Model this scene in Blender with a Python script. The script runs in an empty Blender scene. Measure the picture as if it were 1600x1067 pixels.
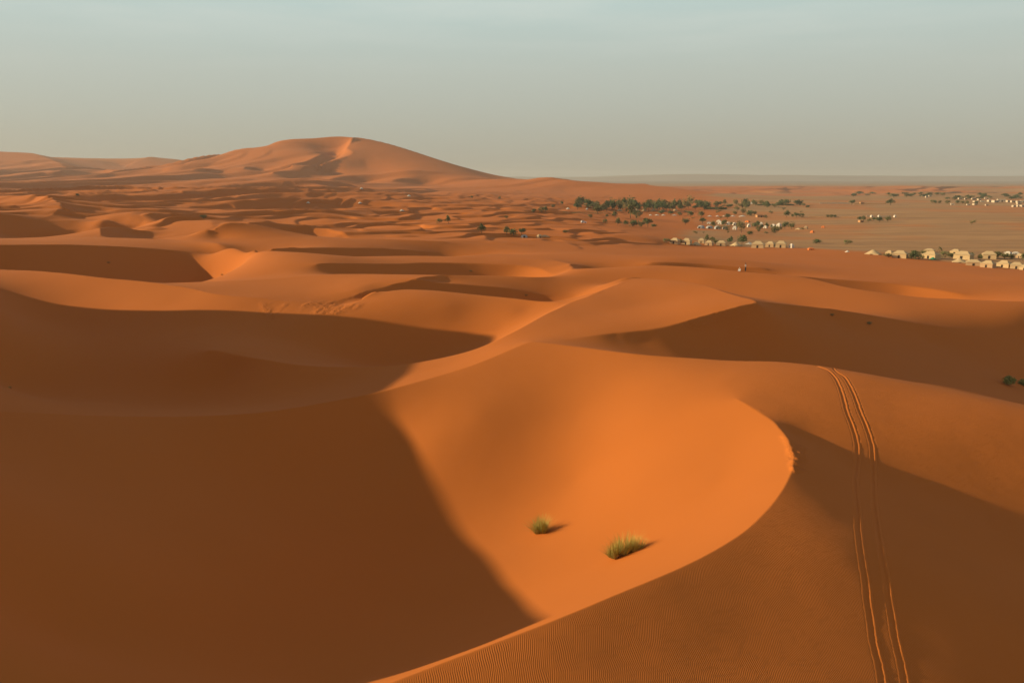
import numpy as np, math
# ---------------------------------------------------------------- camera
F_PX, PITCH, CX, CY = 1256.0, math.radians(11.5), 800.0, 533.5
CP, SP = math.cos(PITCH), math.sin(PITCH)
SUN_EL, SUN_AZ = math.radians(16.5), math.radians(-6.0)      # az: how far behind the camera's left shoulder
SUN = np.array([-math.cos(SUN_EL)*math.cos(SUN_AZ), -math.cos(SUN_EL)*math.sin(SUN_AZ), math.sin(SUN_EL)])

def pix(px, py):
    xc, yc = (px-CX)/F_PX, (CY-py)/F_PX
    Y = CP + yc*SP; Z = -SP + yc*CP
    return xc/Y, Z/Y                       # u = X/Y , s = z/Y
def P(px, py, drop):                       # visible point from its drop below the camera
    u, s = pix(px, py); Y = -drop/s
    return (u*Y, Y, -drop)
def PY(px, py, Y):
    u, s = pix(px, py); return (u*Y, Y, s*Y)

# ---------------------------------------------------------------- grid (fan): columns u(t), rows v = ln Y
def u_of_t(t):
    a = np.abs(t); e = np.clip(a-.70, 0, None)
    return np.sign(t)*(np.minimum(a, .70) + e + 6*e*e)
def t_of_u(u):
    a = np.abs(u); e = np.clip(a-.70, 0, None)
    return np.sign(u)*(np.minimum(a, .70) + (-1+np.sqrt(1+24*e))/12)
Y0 = 13.0
def q_of_Y(Y):                             # row coordinate: finer near, coarser far
    return np.log(Y/Y0)
def Y_of_q(q):
    return Y0*np.exp(q)
def q_of_r(r):                             # r in 'fine step' units of .0025, step grows to .0055 beyond Y~250
    r0, k = 1420.0, 200.0
    return .0025*r + .0030*k*(np.logaddexp(0, (r-r0)/k) - np.logaddexp(0, -r0/k))
_rt = np.linspace(-50, 2400, 9001); _qt = q_of_r(_rt)
def r_of_q(q): return np.interp(q, _qt, _rt)
DT = .0018
T0, T1, NT = -1.20, .93, int((.93+1.20)/DT)//8*8+1
NR = 2056//8*8+1

def spline(pts, n_per=12):
    """Catmull-Rom through the points (open), dense samples"""
    p = np.array(pts, float)
    if len(p) == 2: 
        k = np.linspace(0, 1, 40)[:, None]; return p[0]*(1-k)+p[1]*k
    e = np.vstack([2*p[0]-p[1], p, 2*p[-1]-p[-2]]); out = []
    for i in range(1, len(e)-2):
        a, b, c, d = e[i-1], e[i], e[i+1], e[i+2]
        k = np.linspace(0, 1, n_per, endpoint=False)[:, None]
        # centripetal-ish: plain CR with damped tangents
        m1, m2 = (c-a)*.5, (d-b)*.5
        L = np.linalg.norm(c-b)
        for m in (m1, m2):
            l = np.linalg.norm(m)
            if l > L*1.2: m *= L*1.2/l
        h = k*k*(3-2*k)
        out.append((2*k**3-3*k**2+1)*b + (k**3-2*k**2+k)*m1 + (3*k**2-2*k**3)*c + (k**3-k**2)*m2)
    out.append(p[-1:]); return np.vstack(out)

class Level:
    def __init__(s, nt, nr, curves, pts):
        s.nt, s.nr = nt, nr
        t = np.linspace(T0, T1, nt); r = np.linspace(0, NR-1, nr)
        s.t, s.r = t, r
        s.u = u_of_t(t); s.q = q_of_r(r); s.Y = Y_of_q(s.q)
        du = np.gradient(s.u)[None, :].astype(np.float32); dq = np.gradient(s.q)[:, None].astype(np.float32)
        fix = np.ones((nr, nt), np.float32)
        dtl = t[1]-t[0]; drl = r[1]-r[0]
        I, Wt, Z, LAM = [], [], [], []
        def node(u, Y):
            ft = (t_of_u(u)-T0)/dtl; fr = r_of_q(q_of_Y(Y))/drl
            return ft, fr
        for kind, world, w in curves:
            u, Y, z = world[:, 0]/world[:, 1], world[:, 1], world[:, 2]
            ft, fr = node(u, Y)
            # resample to ~.5 cell
            d = np.hypot(np.diff(ft), np.diff(fr)); L = np.concatenate([[0], np.cumsum(d)])
            n = max(2, int(L[-1]/.5)); k = np.linspace(0, L[-1], n)
            ft, fr = np.interp(k, L, ft), np.interp(k, L, fr)
            sz = np.interp(k, L, z/Y)
            ok = (ft > 0) & (ft < nt-1.001) & (fr > 0) & (fr < nr-1.001)
            ft, fr, sz = ft[ok], fr[ok], sz[ok]
            if kind == 'c':
                fix[np.round(fr).astype(int), np.round(ft).astype(int)] = 0
                # keep it 4-connected
                fix[np.floor(fr).astype(int), np.round(ft).astype(int)] = np.minimum(fix[np.floor(fr).astype(int), np.round(ft).astype(int)], .02)
            s._add(I, Wt, Z, LAM, ft, fr, sz, w)
        if len(pts):
            p = np.array(pts, float)
            ft, fr = node(p[:, 0]/p[:, 1], p[:, 1])
            ok = (ft > 0) & (ft < nt-1.001) & (fr > 0) & (fr < nr-1.001)
            s._add(I, Wt, Z, LAM, ft[ok], fr[ok], (p[:, 2]/p[:, 1])[ok], p[ok, 3] if p.shape[1] > 3 else 1.0)
        s.I = np.concatenate(I); s.Wt = np.concatenate(Wt).astype(np.float32); s.Zs = np.concatenate(Z).astype(np.float32); s.L = np.concatenate(LAM).astype(np.float32)
        area = du*dq
        Yn = (s.Y/s.Y[:, None].T if False else s.Y)[:, None].astype(np.float32)
        s.Yc = Yn
        # weights on raw second differences of z=Y*s, normalised by 1/Y
        iy = 1/Yn
        s.wt = (fix*area*(iy/(du*du))**2)[:, 1:-1]
        s.wq = (fix*area*(iy/(dq*dq))**2)[1:-1, :]
        fx = np.minimum(np.minimum(fix[1:, 1:], fix[:-1, 1:]), np.minimum(fix[1:, :-1], fix[:-1, :-1]))
        s.wx = (2*fx*area[1:, 1:]*(iy[1:]/(du[:, 1:]*dq[1:]))**2)
        tau = TENSION
        s.gt = (tau*area*(iy/du)**2)[:, 1:]; s.gq = (tau*area*(iy/dq)**2)[1:, :]
    def _add(s, I, Wt, Z, LAM, ft, fr, sz, w):
        i, j = np.floor(fr).astype(int), np.floor(ft).astype(int)
        a, b = fr-i, ft-j
        I.append(np.stack([i*s.nt+j, i*s.nt+j+1, (i+1)*s.nt+j, (i+1)*s.nt+j+1], 1))
        Wt.append(np.stack([(1-a)*(1-b), (1-a)*b, a*(1-b), a*b], 1)); Z.append(sz)
        LAM.append(np.broadcast_to(np.asarray(w, float)*LAMBDA, sz.shape))
    def A(s, x):
        z = x*s.Yc
        o = np.zeros_like(z)
        d = (z[:, 2:]-2*z[:, 1:-1]+z[:, :-2])*s.wt
        o[:, 2:] += d; o[:, 1:-1] -= 2*d; o[:, :-2] += d
        d = (z[2:]-2*z[1:-1]+z[:-2])*s.wq
        o[2:] += d; o[1:-1] -= 2*d; o[:-2] += d
        d = (z[1:, 1:]-z[:-1, 1:]-z[1:, :-1]+z[:-1, :-1])*s.wx
        o[1:, 1:] += d; o[:-1, 1:] -= d; o[1:, :-1] -= d; o[:-1, :-1] += d
        d = (z[:, 1:]-z[:, :-1])*s.gt
        o[:, 1:] += d; o[:, :-1] -= d
        d = (z[1:]-z[:-1])*s.gq
        o[1:] += d; o[:-1] -= d
        o *= s.Yc
        xf = x.ravel()
        r = (xf[s.I]*s.Wt).sum(1)*s.L
        o.ravel()[:] += np.bincount(s.I.ravel(), (s.Wt*r[:, None]).ravel(), minlength=xf.size).astype(o.dtype)
        return o
    def diag(s):
        Y2 = s.Yc**2
        o = np.zeros((s.nr, s.nt), np.float32)
        o[:, 2:] += s.wt; o[:, 1:-1] += 4*s.wt; o[:, :-2] += s.wt
        o[2:] += s.wq; o[1:-1] += 4*s.wq; o[:-2] += s.wq
        for a in (slice(1, None), slice(None, -1)):
            for b in (slice(1, None), slice(None, -1)): o[a, b] += s.wx
        o[:, 1:] += s.gt; o[:, :-1] += s.gt; o[1:] += s.gq; o[:-1] += s.gq
        o *= Y2
        o.ravel()[:] += np.bincount(s.I.ravel(), (s.Wt**2*s.L[:, None]).ravel(), minlength=o.size)
        return o
    def solve(s, x, iters):
        b = np.bincount(s.I.ravel(), (s.Wt*(s.L*s.Zs)[:, None]).ravel(), minlength=x.size).reshape(x.shape).astype(x.dtype)
        M = (1/s.diag()).astype(x.dtype)
        r = b-s.A(x); z = M*r; p = z.copy(); rz = float((r*z).sum())
        for k in range(iters):
            Ap = s.A(p); al = rz/float((p*Ap).sum())
            x = x+al*p; r = r-al*Ap; z = M*r
            n = float((r*z).sum()); p = z+(n/rz)*p; rz = n
        return x
TENSION, LAMBDA = 6.0, 4000.0
def up(x, nr, nt):
    """bicubic-ish doubling (linear is enough: the next level smooths it)"""
    h, w = x.shape
    y = np.zeros((nr, w), x.dtype); y[::2] = x; y[1::2] = .5*(x[1:]+x[:-1])
    o = np.zeros((nr, nt), x.dtype); o[:, ::2] = y; o[:, 1::2] = .5*(y[:, 1:]+y[:, :-1])
    return o
def solve_terrain(curves, pts, iters=(900, 500, 250, 90), verbose=False):
    import time
    x = None
    for lv, it in zip((3, 2, 1, 0), iters):
        nt, nr = (NT-1 >> lv)+1, (NR-1 >> lv)+1
        L = Level(nt, nr, curves, pts)
        dt = np.float64 if lv >= 2 else np.float32
        x = (np.full((nr, nt), -22.0)/L.Y[:, None]).astype(dt) if x is None else up(x, nr, nt).astype(dt)
        t0 = time.time(); x = L.solve(x, it)
        if verbose:
            res = np.abs((x.ravel()[L.I]*L.Wt).sum(1)-L.Zs)*F_PX
            print('level', lv, nr, nt, 'time %.1f' % (time.time()-t0), 'residual px mean %.2f max %.1f' % (res.mean(), res.max()), flush=True)
    return L, x*L.Y[:, None]
C = []; PT = []
def crest(*p, w=1.0, k='c'): C.append((k, spline([P(*a) for a in p]), w))
def crestY(*p, w=1.0, k='c'): C.append((k, spline([PY(*a) for a in p]), w))
def line(*p, w=.5): C.append(('s', spline([P(*a) for a in p]), w))
def pt(*p, w=3.0):
    for a in p: PT.append(P(*a)+(w,))
def wpt(*p, w=2.0):
    for a in p: PT.append(tuple(a)+(w,))
def wcurve(*p, w=.5, k='s'): C.append((k, spline(p), w))
def caster(t, *p, w=.5):                     # ridge out of frame whose shadow edge passes through the given visible points
    q = [np.array(P(*a))+SUN*(t if not isinstance(t, (list, tuple)) else t[i]) for i, a in enumerate(p)]
    C.append(('c', spline(q), w)); return q
def offset(pts, dist, drop, side=1, w=.5):   # foot of a slip face: the brink moved sideways and down
    p = spline(pts)
    d = np.gradient(p[:, :2], axis=0); d /= np.linalg.norm(d, axis=1)[:, None]
    n = np.stack([-d[:, 1], d[:, 0]], 1)*side
    k = np.linspace(0, 1, len(p))
    D = np.interp(k, np.linspace(0, 1, len(dist)), dist); Z = np.interp(k, np.linspace(0, 1, len(drop)), drop)
    o = np.column_stack([p[:, :2]+n*D[:, None], p[:, 2]-Z])
    C.append(('s', o, w))
def lee(dist, drop, *p, w=1.0):
    q = [PY(*a) for a in p]; C.append(('c', spline(q), w)); offset(q, dist, drop, side=-1)
# ------------------------------------------------ near dune
BR = [(560,1092,17.6),(610,1067,17.5),(700,1032,17.4),(850,975,17.3),(960,930,17.2),(1060,888,17.1),(1150,840,17.0),(1200,795,17),(1228,755,17),(1240,722,17),(1232,688,16.95),(1210,660,16.9),(1180,640,16.85),(1150,622,16.8)]
crest(*BR)
offset([P(*a) for a in BR[1:7]], [8.0,8.0,8.5,8.5,8,7], [4.9,4.9,5.1,5.0,4.6,4.0])
offset([P(*a) for a in BR[6:14]], [7,6,5,4.4,3.8,3,2,1.], [4.0,3.4,2.7,2.3,1.9,1.4,.9,.4])
RA = [(-160,634,18),(0,643,19),(100,647,19.6),(200,650,20.2),(300,650,20.6),(400,645,20.6),(500,630,20.4),(600,610,19.8),(700,583,19),(760,562,18.2),(830,533,17.2)]
crest(*RA)
crest((830,533,17.2),(900,541,17.1),(1000,554,17.0),(1100,561,16.9),(1150,564,16.9),(1220,566,16.8),(1290,573,16.9))
crest((1290,573,16.9),(1380,590,17.1),(1480,612,17.5),(1600,640,18.1),(1720,670,19), k='s')
# slope right of the brink
wpt((4,28,-17.95),(8,28,-18.7),(15,28,-20.05),(21,28,-21.5),(4,22,-18.6),(12,22,-20.2),(16,36,-17.95),(21,36,-19.35),(28,36,-21.2),(34,36,-22.9),(22,46,-18.8),(27,46,-20.1),(32,46,-21.5),(38,46,-23.2),(20,41,-18.5),(26,41,-20.5),(32,41,-22.4),
    (20,61,-16.8),(30,60.5,-17.4),(44,46,-25),w=3)
wcurve((18.5,57.2,-16.85),(21,57.6,-16.95),(25,57,-17.45),(30.5,55.6,-18.3),(36.6,54.2,-19.6),(44,52,-21.5),w=.8)
wcurve((19.5,53.5,-17.5),(22.5,52.6,-18.2),(27,51.6,-19.35),(32,50.2,-20.75),(38,48.6,-22.5),w=.8)
pt((1150,595,16.7),(1050,590,17.3))
# bowl
pt((975,855,21.8),(845,832,24.7),(1100,750,19.5),(1000,750,21.2),(1000,650,19.2),(900,750,23.3),(900,650,20.6),(900,590,18.7),(1050,600,17.7),(1000,600,18.1),
   (700,780,24.9),(650,850,26.2),(750,650,20.75),(680,690,22.2),(400,850,23.7),(200,900,20.7),(300,750,22.5),(100,1000,20),(400,1000,23.5),(600,950,25.5),(0,850,18),(0,720,19.3),(600,690,22.9),(450,740,23.8),(200,700,20.8),(0,1000,17.5),(760,880,25))
wcurve((-60,22,-2.2),(-66,27,.2),(-73,32,2.2))
wpt((-25,24,-17.5),(-10,18,-18.5))
# ------------------------------------------------ pyramid dune
PR = [(830,533,17.25),(880,530,17.6),(950,521,17.5),(1030,512,17.4),(1080,498,16.8),(1130,484,16.1),(1185,470,15.4)]
crest(*PR[1:])
crest((1185,470,15.4),(1140,458,15.9),(1100,447,16.4),(1060,440,16.8),(1030,438,17),(990,436,17.2))
PL = [(990,436,17.2),(960,447,17.2),(915,465,17.2),(890,473,17.3),(850,493,17.5),(800,520,18),(735,548,19.2),(640,568,20),(560,573,20.4),(480,571,20.6),(400,560,20.8),(320,546,21)]
crest(*PL)
pt((900,515,17.5),(1000,470,17.2),(950,490,17.5),(1060,470,16.7),(700,572,19.4),(500,600,21.5))
pt((1150,540,20.3),(1050,545,19.3),(1000,537,18.8),(960,533,18.4),(1100,552,20.1),(1050,556,19.6),(920,532.5,17.9),(1150,558,21),(1250,500,18.9),(1250,540,20.6),(1200,555,21.2),(1300,510,20.6),(1450,540,24.8),(1575,590,27.8),(1500,575,25.5),(1595,628,27.3),(1330,572,23.2))
lee([5,6,6,6,6,5],[3.2,3.3,3.2,2.8,2.5,2.],(1192,470.5,106),(1300,483,114.5),(1400,499,120),(1500,516,124),(1605,532,127),(1720,549,130))
wpt((48,92,-24),(60,80,-27),(70,62,-27.5),(30,84,-21.3),(38,84,-23))
# behind the pyramid
wcurve((14,156,-20),(24,154,-20.3),(36,140,-20.3),(46,126,-21.2))
# ------------------------------------------------ bowl B and dune C
pt((690,518,22.0),(690,550,24.1),(600,565,24.9),(600,530,22.9),(720,500,20.9),(620,490,20),(820,490,20),(540,530,22.6),(500,545,23.0),(780,518,21.8),(560,500,20.6))
CC = [(500,498,20.5),(540,482,19.6),(570,466,18.8),(600,455,18.2),(650,453,18.1),(720,458,18.3),(800,466,18.5),(860,472,18.4),(900,474,18.1)]
crest(*CC)
pt((700,474,18.8),(800,480,19.0))
# valley left
caster([76]+[78]*10+[112,112], (841,966,18.4),(825,948,21.9),(800,918,24.2),(770,880,25.05),(745,850,25.95),(720,815,25.75),(690,770,24.7),(650,700,22.8),(630,660,21.8),(612,625,20.45),(600,608,19.8),(745,516,21.5),(560,518,21.7))
wcurve((-120,131,-2.2),(-121,135,-5.5),(-122,139,-9.5),(-122,144,-13.5),(-124,150,-15),(-130,160,-15),(-150,168,-15),w=1.0)
caster([85,60],(330,494,21.1),(200,482,20.7),w=.3)
lee([1.5,2,1.5],[.7,1.0,.7],(966,436.5,147),(988,432.5,148),(1014,436.5,149))

pt((200,475,20.4),(200,520,22.5),(200,580,24),(150,630,23.8),(60,560,23),(350,600,23.8),(500,520,21.8),(450,545,22),(0,600,24),(400,500,20.8),(60,500,21.8))
EE = [(-120,416,16.5),(0,420,17),(60,424,17.2),(150,433,17.5),(220,440,17.8),(290,450,18.2),(340,460,18.5),(400,466,18.8),(460,472,19.2),(514,473,19.5)]
crest(*EE)
DP = [(514,473,19.5),(560,462,18.9),(600,449,18.2),(650,436,17.4),(690,430,17.6)]
lee([1.2,2.0,2.3,2.4,1.6],[.7,1.25,1.45,1.5,1.0],*[(a_,b_,P(a_,b_,c_)[1]) for a_,b_,c_ in DP])
crest((240,443,18.9),(300,441,18.8),(400,437,18.4),(500,430,18),(560,428,17.9),(640,429,17.7),(690,430,17.6))
pt((400,452,18.7),(500,450,18.6))
# behind C
lee([4,6,6,5], [2,3,3,2.5], (652,436,140),(720,444,143),(800,452,146),(860,463,147),(905,466,146))
pt((900,450,19.2),(950,443,19))
crest((690,430,17.6),(760,431,18.4),(830,433,18.9),(868,432,19.2))
pt((900,425,19),(1000,425,18.8),(1100,436,19.3))
# ------------------------------------------------ layers behind, left
lee([4,7,8,7,3], [2,3.5,4,3.5,1.5], (490,411,165),(600,411.5,178),(680,410,188),(760,413,192),(830,418,190),(868,430,178))
lee([15,16,16,15,13,8], [6.5,7,7.5,7.2,6,3], (-60,378,185),(0,382,190),(126,382,203),(228,387,212),(329,398,218),(385,410,214),(415,426,200))
crestY((345,381,222),(395,388,200),(412,402,182),(424,418,165),(430,431,157), k='s')
lee([3,6,7,5], [1.5,3,3.4,2.5], (397,388,200),(500,387.5,218),(600,389,235),(690,396,250))
crestY((-100,374,228),(0,373,232),(100,371,238),(200,373,240),(260,375,240),(345,381,222))
crestY((60,372,245),(100,368,250),(130,363,255),(158,357,258))
lee([6,8,5], [3,4,2], (158,372,242),(158,364,248),(158,357,258),(185,357,275),(240,362,285))
lee([10,12,10], [5,5.5,4], (-60,332,320),(0,337,330),(48,345,335),(130,347,345),(180,352,345),(265,356,335))
crest((0,306,10),(50,307,10),(75,309,10.3),(90,317,12),(97,324,13.3),(88,333,15),(60,343,17), k='c')
pt((30,330,14.5))
lee([6,8,5], [3,4,2], (90,334,350),(97,323,380),(130,330,400),(155,338,400))
crest((150,345,17),(185,335,16),(215,333,15.5),(240,343,16.5),(265,356,18), k='s')
lee([10,14,10], [5,7,5], (222,333,350),(300,338,380),(350,345,385))
crestY((296,368,245),(325,355,245),(355,348,250),(400,352,255),(450,362,255),(520,371.5,252),(600,373,256),(700,377,262))
lee([6,7,5], [2.5,3,2], (385,347.5,290),(450,352,310),(500,357,312),(545,369,295))
pt((400,372,17.5),(350,370,17))
wcurve(P(345,385,20.0), P(300,376,20.0), P(265,371,19.5))
crest((475,404,19.0),(560,401,19.0),(650,400,19.3),(720,402,19.8),(790,404,20.1),(850,408,20.2))
crest((700,402,20),(800,398,20.5),(885,411,20.0),(895,418,20.0),(900,421,19.4),(1000,416,18.8),(1040,415,18.6),(1100,418,18.6),(1163,424.5,18.9),(1250,433,19.5),(1330,450,20.1),(1400,460,20.6),(1450,466,21.0),(1560,471,21.4),(1720,477,22))
lee([3,4,3], [2,2.5,1.5], (889,410,185),(910,414,195),(936,421,195))
lee([3,4,4], [1.5,2,2], (1010,408,200),(1100,413,205),(1200,419,205))
lee([4,6,6,3], [1.5,2.2,2.2,1.5], (1237,430,180),(1300,437,183),(1400,445,183),(1508,460,172))
# right: dune with the people, lens, slope to the camps
pt((1300,475,20.9),(1200,467,20.3),(1600,490,22.3),(1450,485,21.6))
pt((1500,435,25),(1500,421,27),(1600,424,29),(1400,402,29.3),(1300,415,25.8),(1240,389,29.8),(1200,400,27.3),(1100,395,26.0),(1040,386,29),(1300,395,28.8),(1100,405,23.5),(1000,400,23),(950,395,23),(850,395,22.2))
# ------------------------------------------------ plain and erg base
for X, Y in ((120,420),(200,420),(330,420),(100,520),(250,520),(420,520),(90,700),(300,700),(550,700),(200,1000),(500,1000),(800,1000),(300,1500),(800,1500),(1200,1500),(500,2400),(1200,2400),(2000,2400),(400,3000),(1600,3000),(260,350),(320,330),(240,300),(330,270),(420,300)):
    wpt((X, Y, -31.5), w=2)
for X, Y, z in ((-130,420,-20),(-250,430,-18),(0,420,-22.5),(-60,520,-21.5),(-200,560,-21),(-330,560,-20),(20,600,-23),(-300,800,-20),(-100,800,-22),(50,800,-25),(-500,850,-18),(-200,1100,-20),(0,1100,-23),(-450,1200,-17),(-700,1300,-16),(100,1300,-22),(30,480,-23.5),(-20,380,-22.5),(60,350,-25),(-40,320,-21.5)):
    wpt((X, Y, z), w=2)
for X, Y, z in ((10,14,-18.5),(30,20,-20),(60,30,-25),(90,60,-25),(130,90,-25),(170,150,-25)):
    wpt((X, Y, z), w=.5)
# ------------------------------------------------ great dune and far dunes
GD = 2000.0
crestY((220,272,1850),(280,262,1900),(330,250,1950),(372,233,2000),(410,230,2000),(440,219,2000),(500,217.5,2000),(555,214.5,2000),(590,220,2000),(640,234,1950),(700,254,1880),(745,270,1820),(790,284,1780))
crestY((555,214.5,2000),(540,226,1930),(551,238,1880),(546,246,1850),(525,254,1800),(500,259,1760),(470,270,1680))
crestY((560,262,1800),(575,275,1720),(585,286,1640), k='s')
crestY((-60,236,2600),(0,237,2600),(50,239,2600),(75,247,2500),(100,262,2300),(112,276,2150))
crestY((50,239,2600),(80,245,2700),(110,249,2750),(150,250,2800),(190,259,2800))
crestY((190,262,2750),(232,244,2900),(250,247,2900),(290,250,2900))
lee([28,32,20],[14,15,8],(480,243,1880),(505,245,1930),(526,253,1960))
lee([24,28,20],[12,14,8],(378,263,1720),(395,264,1750),(416,276,1750))
lee([30,40,30],[15,20,12],(455,259,1700),(490,263,1760),(517,281,1760))
lee([24,28,20],[12,14,8],(300,268,1650),(330,267,1690),(352,276,1700))
lee([24,30,24],[12,15,10],(425,270,1600),(450,272,1640),(480,283,1650))
lee([24,30,24],[12,14,10],(610,281,1600),(640,281,1640),(680,288,1650))
for px, py, Y in ((640,262,1700),(700,275,1650),(560,284,1620),(600,284,1600),(660,287,1580),(150,272,2250),(60,272,2250),(130,262,2500),(450,240,1900),(400,250,1850)):
    PT.append(PY(px, py, Y)+(2.0,))
wpt((-700,2350,-5),(-150,2500,-15),(-900,3000,-10),(200,2100,-28))
crestY((800,287,1500),(845,279,1480),(880,281,1450),(910,287,1400),(940,287,1420),(1000,288,1500),(1006,286,1500),(1020,291,1450),(1060,294,1400))
# ================================================================= ground: overlay dunes, mesh, lookups
def _hash(ix, iy, seed):
    h = (ix.astype(np.int64)*374761393 + iy.astype(np.int64)*668265263 + seed*974711) & 0xffffffff
    h = ((h ^ (h >> 13))*1274126177) & 0xffffffff
    return ((h ^ (h >> 16)) & 0xffff)/65535.0
def vnoise(x, y, seed=0):
    ix, iy = np.floor(x).astype(np.int64), np.floor(y).astype(np.int64)
    a, b = x-ix, y-iy
    a, b = a*a*a*(a*(a*6-15)+10), b*b*b*(b*(b*6-15)+10)
    return (_hash(ix, iy, seed)*(1-a)+_hash(ix+1, iy, seed)*a)*(1-b)+(_hash(ix, iy+1, seed)*(1-a)+_hash(ix+1, iy+1, seed)*a)*b
def fbm(x, y, seed=0, o=3):
    return sum(vnoise(x*2**k+17*k, y*2**k-9*k, seed+k)*.5**k for k in range(o))/sum(.5**k for k in range(o))
def sstep(a, b, x):
    t = np.clip((x-a)/(b-a), 0, 1); return t*t*(3-2*t)
def dune_field(X, Y, lam, seed, lee=.15, wob=1.0, ang=36.0):
    """asymmetric dunes: gentle windward side facing left and away, steep lee facing right and the camera"""
    ca, sa = math.cos(math.radians(ang)), math.sin(math.radians(ang))
    p, c = ca*X - sa*Y, sa*X + ca*Y
    w = (fbm(c/(lam*1.7), p/(lam*1.2), seed, 2)-.5)*2.6*wob + (fbm(c/(lam*.7), p/(lam*.8), seed+9, 2)-.5)*.7*wob
    f = p/lam + w; k = np.floor(f); f = f-k
    amp = .25+1.15*vnoise(c/(lam*1.5)+k*7.3, k*3.1+.5, seed+5)**1.3
    rise = f/(1-lee); up_ = rise*rise*(3-2*rise)*.5+rise*.5
    dn = np.clip((1-f)/lee, 0, 1)
    h = np.where(f < 1-lee, up_, dn**.85)
    return h*amp
L, Z = solve_terrain(C, PT)
Z = Z.astype(np.float64)
GX = L.u[None, :]*L.Y[:, None]; GY = np.broadcast_to(L.Y[:, None], GX.shape).copy()
GU = np.broadcast_to(L.u[None, :], GX.shape)
far = sstep(3150, 3900, GY)
Z = Z*(1-far) + (-31.5)*far
# far table mountains on the right of the horizon
mx = GX/1000
mesa = 37+26*fbm(mx*.9, mx*0, 3, 4)+46*sstep(.2, .6, fbm(mx*.22+4, mx*0, 8, 2))*sstep(1.2, 2.6, mx)*sstep(6.2, 3.4, mx)
Z += mesa*sstep(9300, 10400, GY+900*(fbm(mx*.8, GY/3000, 5, 3)-.5))
# dunes between the modelled ones and the horizon
ub = np.interp(GY, [250, 420, 600, 900, 1400, 1900, 2300], [.10, .02, .03, .06, .17, .24, .28])
m_l = sstep(0, .22, ub-GU)
near = sstep(0, 130, GY-300-130*sstep(-.2, -.34, GU))
bigface = sstep(-.21, -.15, GU)*sstep(.02, -.03, GU)*sstep(1620, 1760, GY)
flank = sstep(1500, 1700, GY)
m_f = near*(1-sstep(2300, 2700, GY))
amp_u = .25+.75*sstep(.0, -.35, GU)
D1 = dune_field(GX, GY, 112., 11, wob=.75)*7.6*m_f*m_l*amp_u*(1-sstep(800, 1300, GY)*.6)
D2 = dune_field(GX, GY, 200., 23, wob=.75)*(14.+6*flank)*sstep(600, 1000, GY)*(1-sstep(2200, 2600, GY))*m_l*(.2+.8*amp_u)*(1-.0*flank)
D3 = dune_field(GX, GY, 24., 37)*1.5*sstep(250, 330, GY)*(1-sstep(900, 1400, GY))*sstep(-.05, .12, ub+.12-GU)
Z += (D1+D2)*(1-bigface)*(1-sstep(25, 80, Z)) + D3 - near*m_l*1.5
# low sand sheet dunes along the far edge of the plain
Z += dune_field(GX, GY, 140., 51)*5.0*sstep(1300, 1600, GY)*(1-sstep(2500, 3000, GY))*sstep(.1, .25, GU)
# small undulation everywhere
Z += (fbm(GX/6, GY/6, 71, 3)-.5)*.09*(1-sstep(90, 200, GY)) + (fbm(GX/26, GY/26, 77, 3)-.5)*.7*sstep(60, 140, GY)
gravel_front = np.interp(GY, [240, 252, 307, 351, 365, 420, 560, 800, 1300, 1700, 2600], [.9, .66, .49, .36, .24, .19, .24, .26, .24, .30, .3])
gravel = sstep(-.02, .03, GU-gravel_front+.10*(fbm(GX/60, GY/60, 91, 3)-.5))*sstep(235, 262, GY)
gravel = gravel*(1-sstep(1450, 1650, GY)*.9*sstep(.35, .62, fbm(GX/500, GY/260, 95, 3)+.1)) + 0
gravel = np.maximum(gravel*np.where((GY > 420) & (GY < 1200), .55+.45*sstep(.32, .5, fbm(GX/90, GY/110, 97, 3)), 1), sstep(2700, 3300, GY))
def world_mask(poly, soft):
    """1 inside a pixel-polygon's footprint on the ground"""
    xs = 800+F_PX*GU*(CP+(np.tan(np.arctan(Z/GY)+PITCH))*SP); ys = CY-F_PX*np.tan(np.arctan(Z/GY)+PITCH)
    m = np.zeros(GX.shape, bool); n = len(poly)
    for i in range(n):
        (x1, y1), (x2, y2) = poly[i], poly[(i+1) % n]
        if y1 == y2: continue
        t = (ys-y1)/(y2-y1); m ^= (t >= 0) & (t < 1) & (xs < x1+t*(x2-x1))
    return m
rip = np.zeros(GX.shape)
rip[world_mask([(560, 1200), (560, 1092), (700, 1036), (850, 979), (960, 933), (1060, 890), (1150, 843), (1228, 758), (1243, 722), (1212, 658), (1150, 620), (1120, 600), (1160, 572), (1230, 569), (1290, 574), (1480, 613), (1640, 648), (1900, 700), (1900, 1200)], 4) & (GY < 75)] = 1
def blur(a, n):
    for _ in range(n):
        a = (a+np.roll(a, 1, 0)+np.roll(a, -1, 0)+np.roll(a, 1, 1)+np.roll(a, -1, 1))/5
    return a
rip = blur(rip, 14)
dist = np.zeros(GX.shape)
for poly, yr in (([(405, 474), (470, 472), (560, 470), (585, 462), (560, 482), (490, 500), (420, 500)], (100, 140)),
                 ([(1060, 506), (1130, 485), (1186, 471), (1200, 480), (1150, 500), (1080, 518)], (85, 125)),
                 ([(1195, 660), (1215, 662), (1240, 692), (1262, 700), (1258, 735), (1238, 740), (1228, 690)], (40, 60)),
                 ):
    dist[world_mask(poly, 2) & (GY > yr[0]) & (GY < yr[1])] = 1
for cv, a0, a1 in ((EE, .12, .62), (PL, 0, .16), (BR, .74, .92)):      # trodden crests
    q = spline([P(*p) for p in cv], 60); q = q[int(a0*len(q)):int(a1*len(q))]
    ii = np.searchsorted(L.Y, q[:, 1]); jj = np.searchsorted(L.u, q[:, 0]/q[:, 1])
    dist[ii, jj] = .8; dist[ii, jj+1] = .8
dist = blur(dist, 4)
dist *= sstep(.38, .62, fbm(GX/2.6, GY/4.5, 139, 2))
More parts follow.
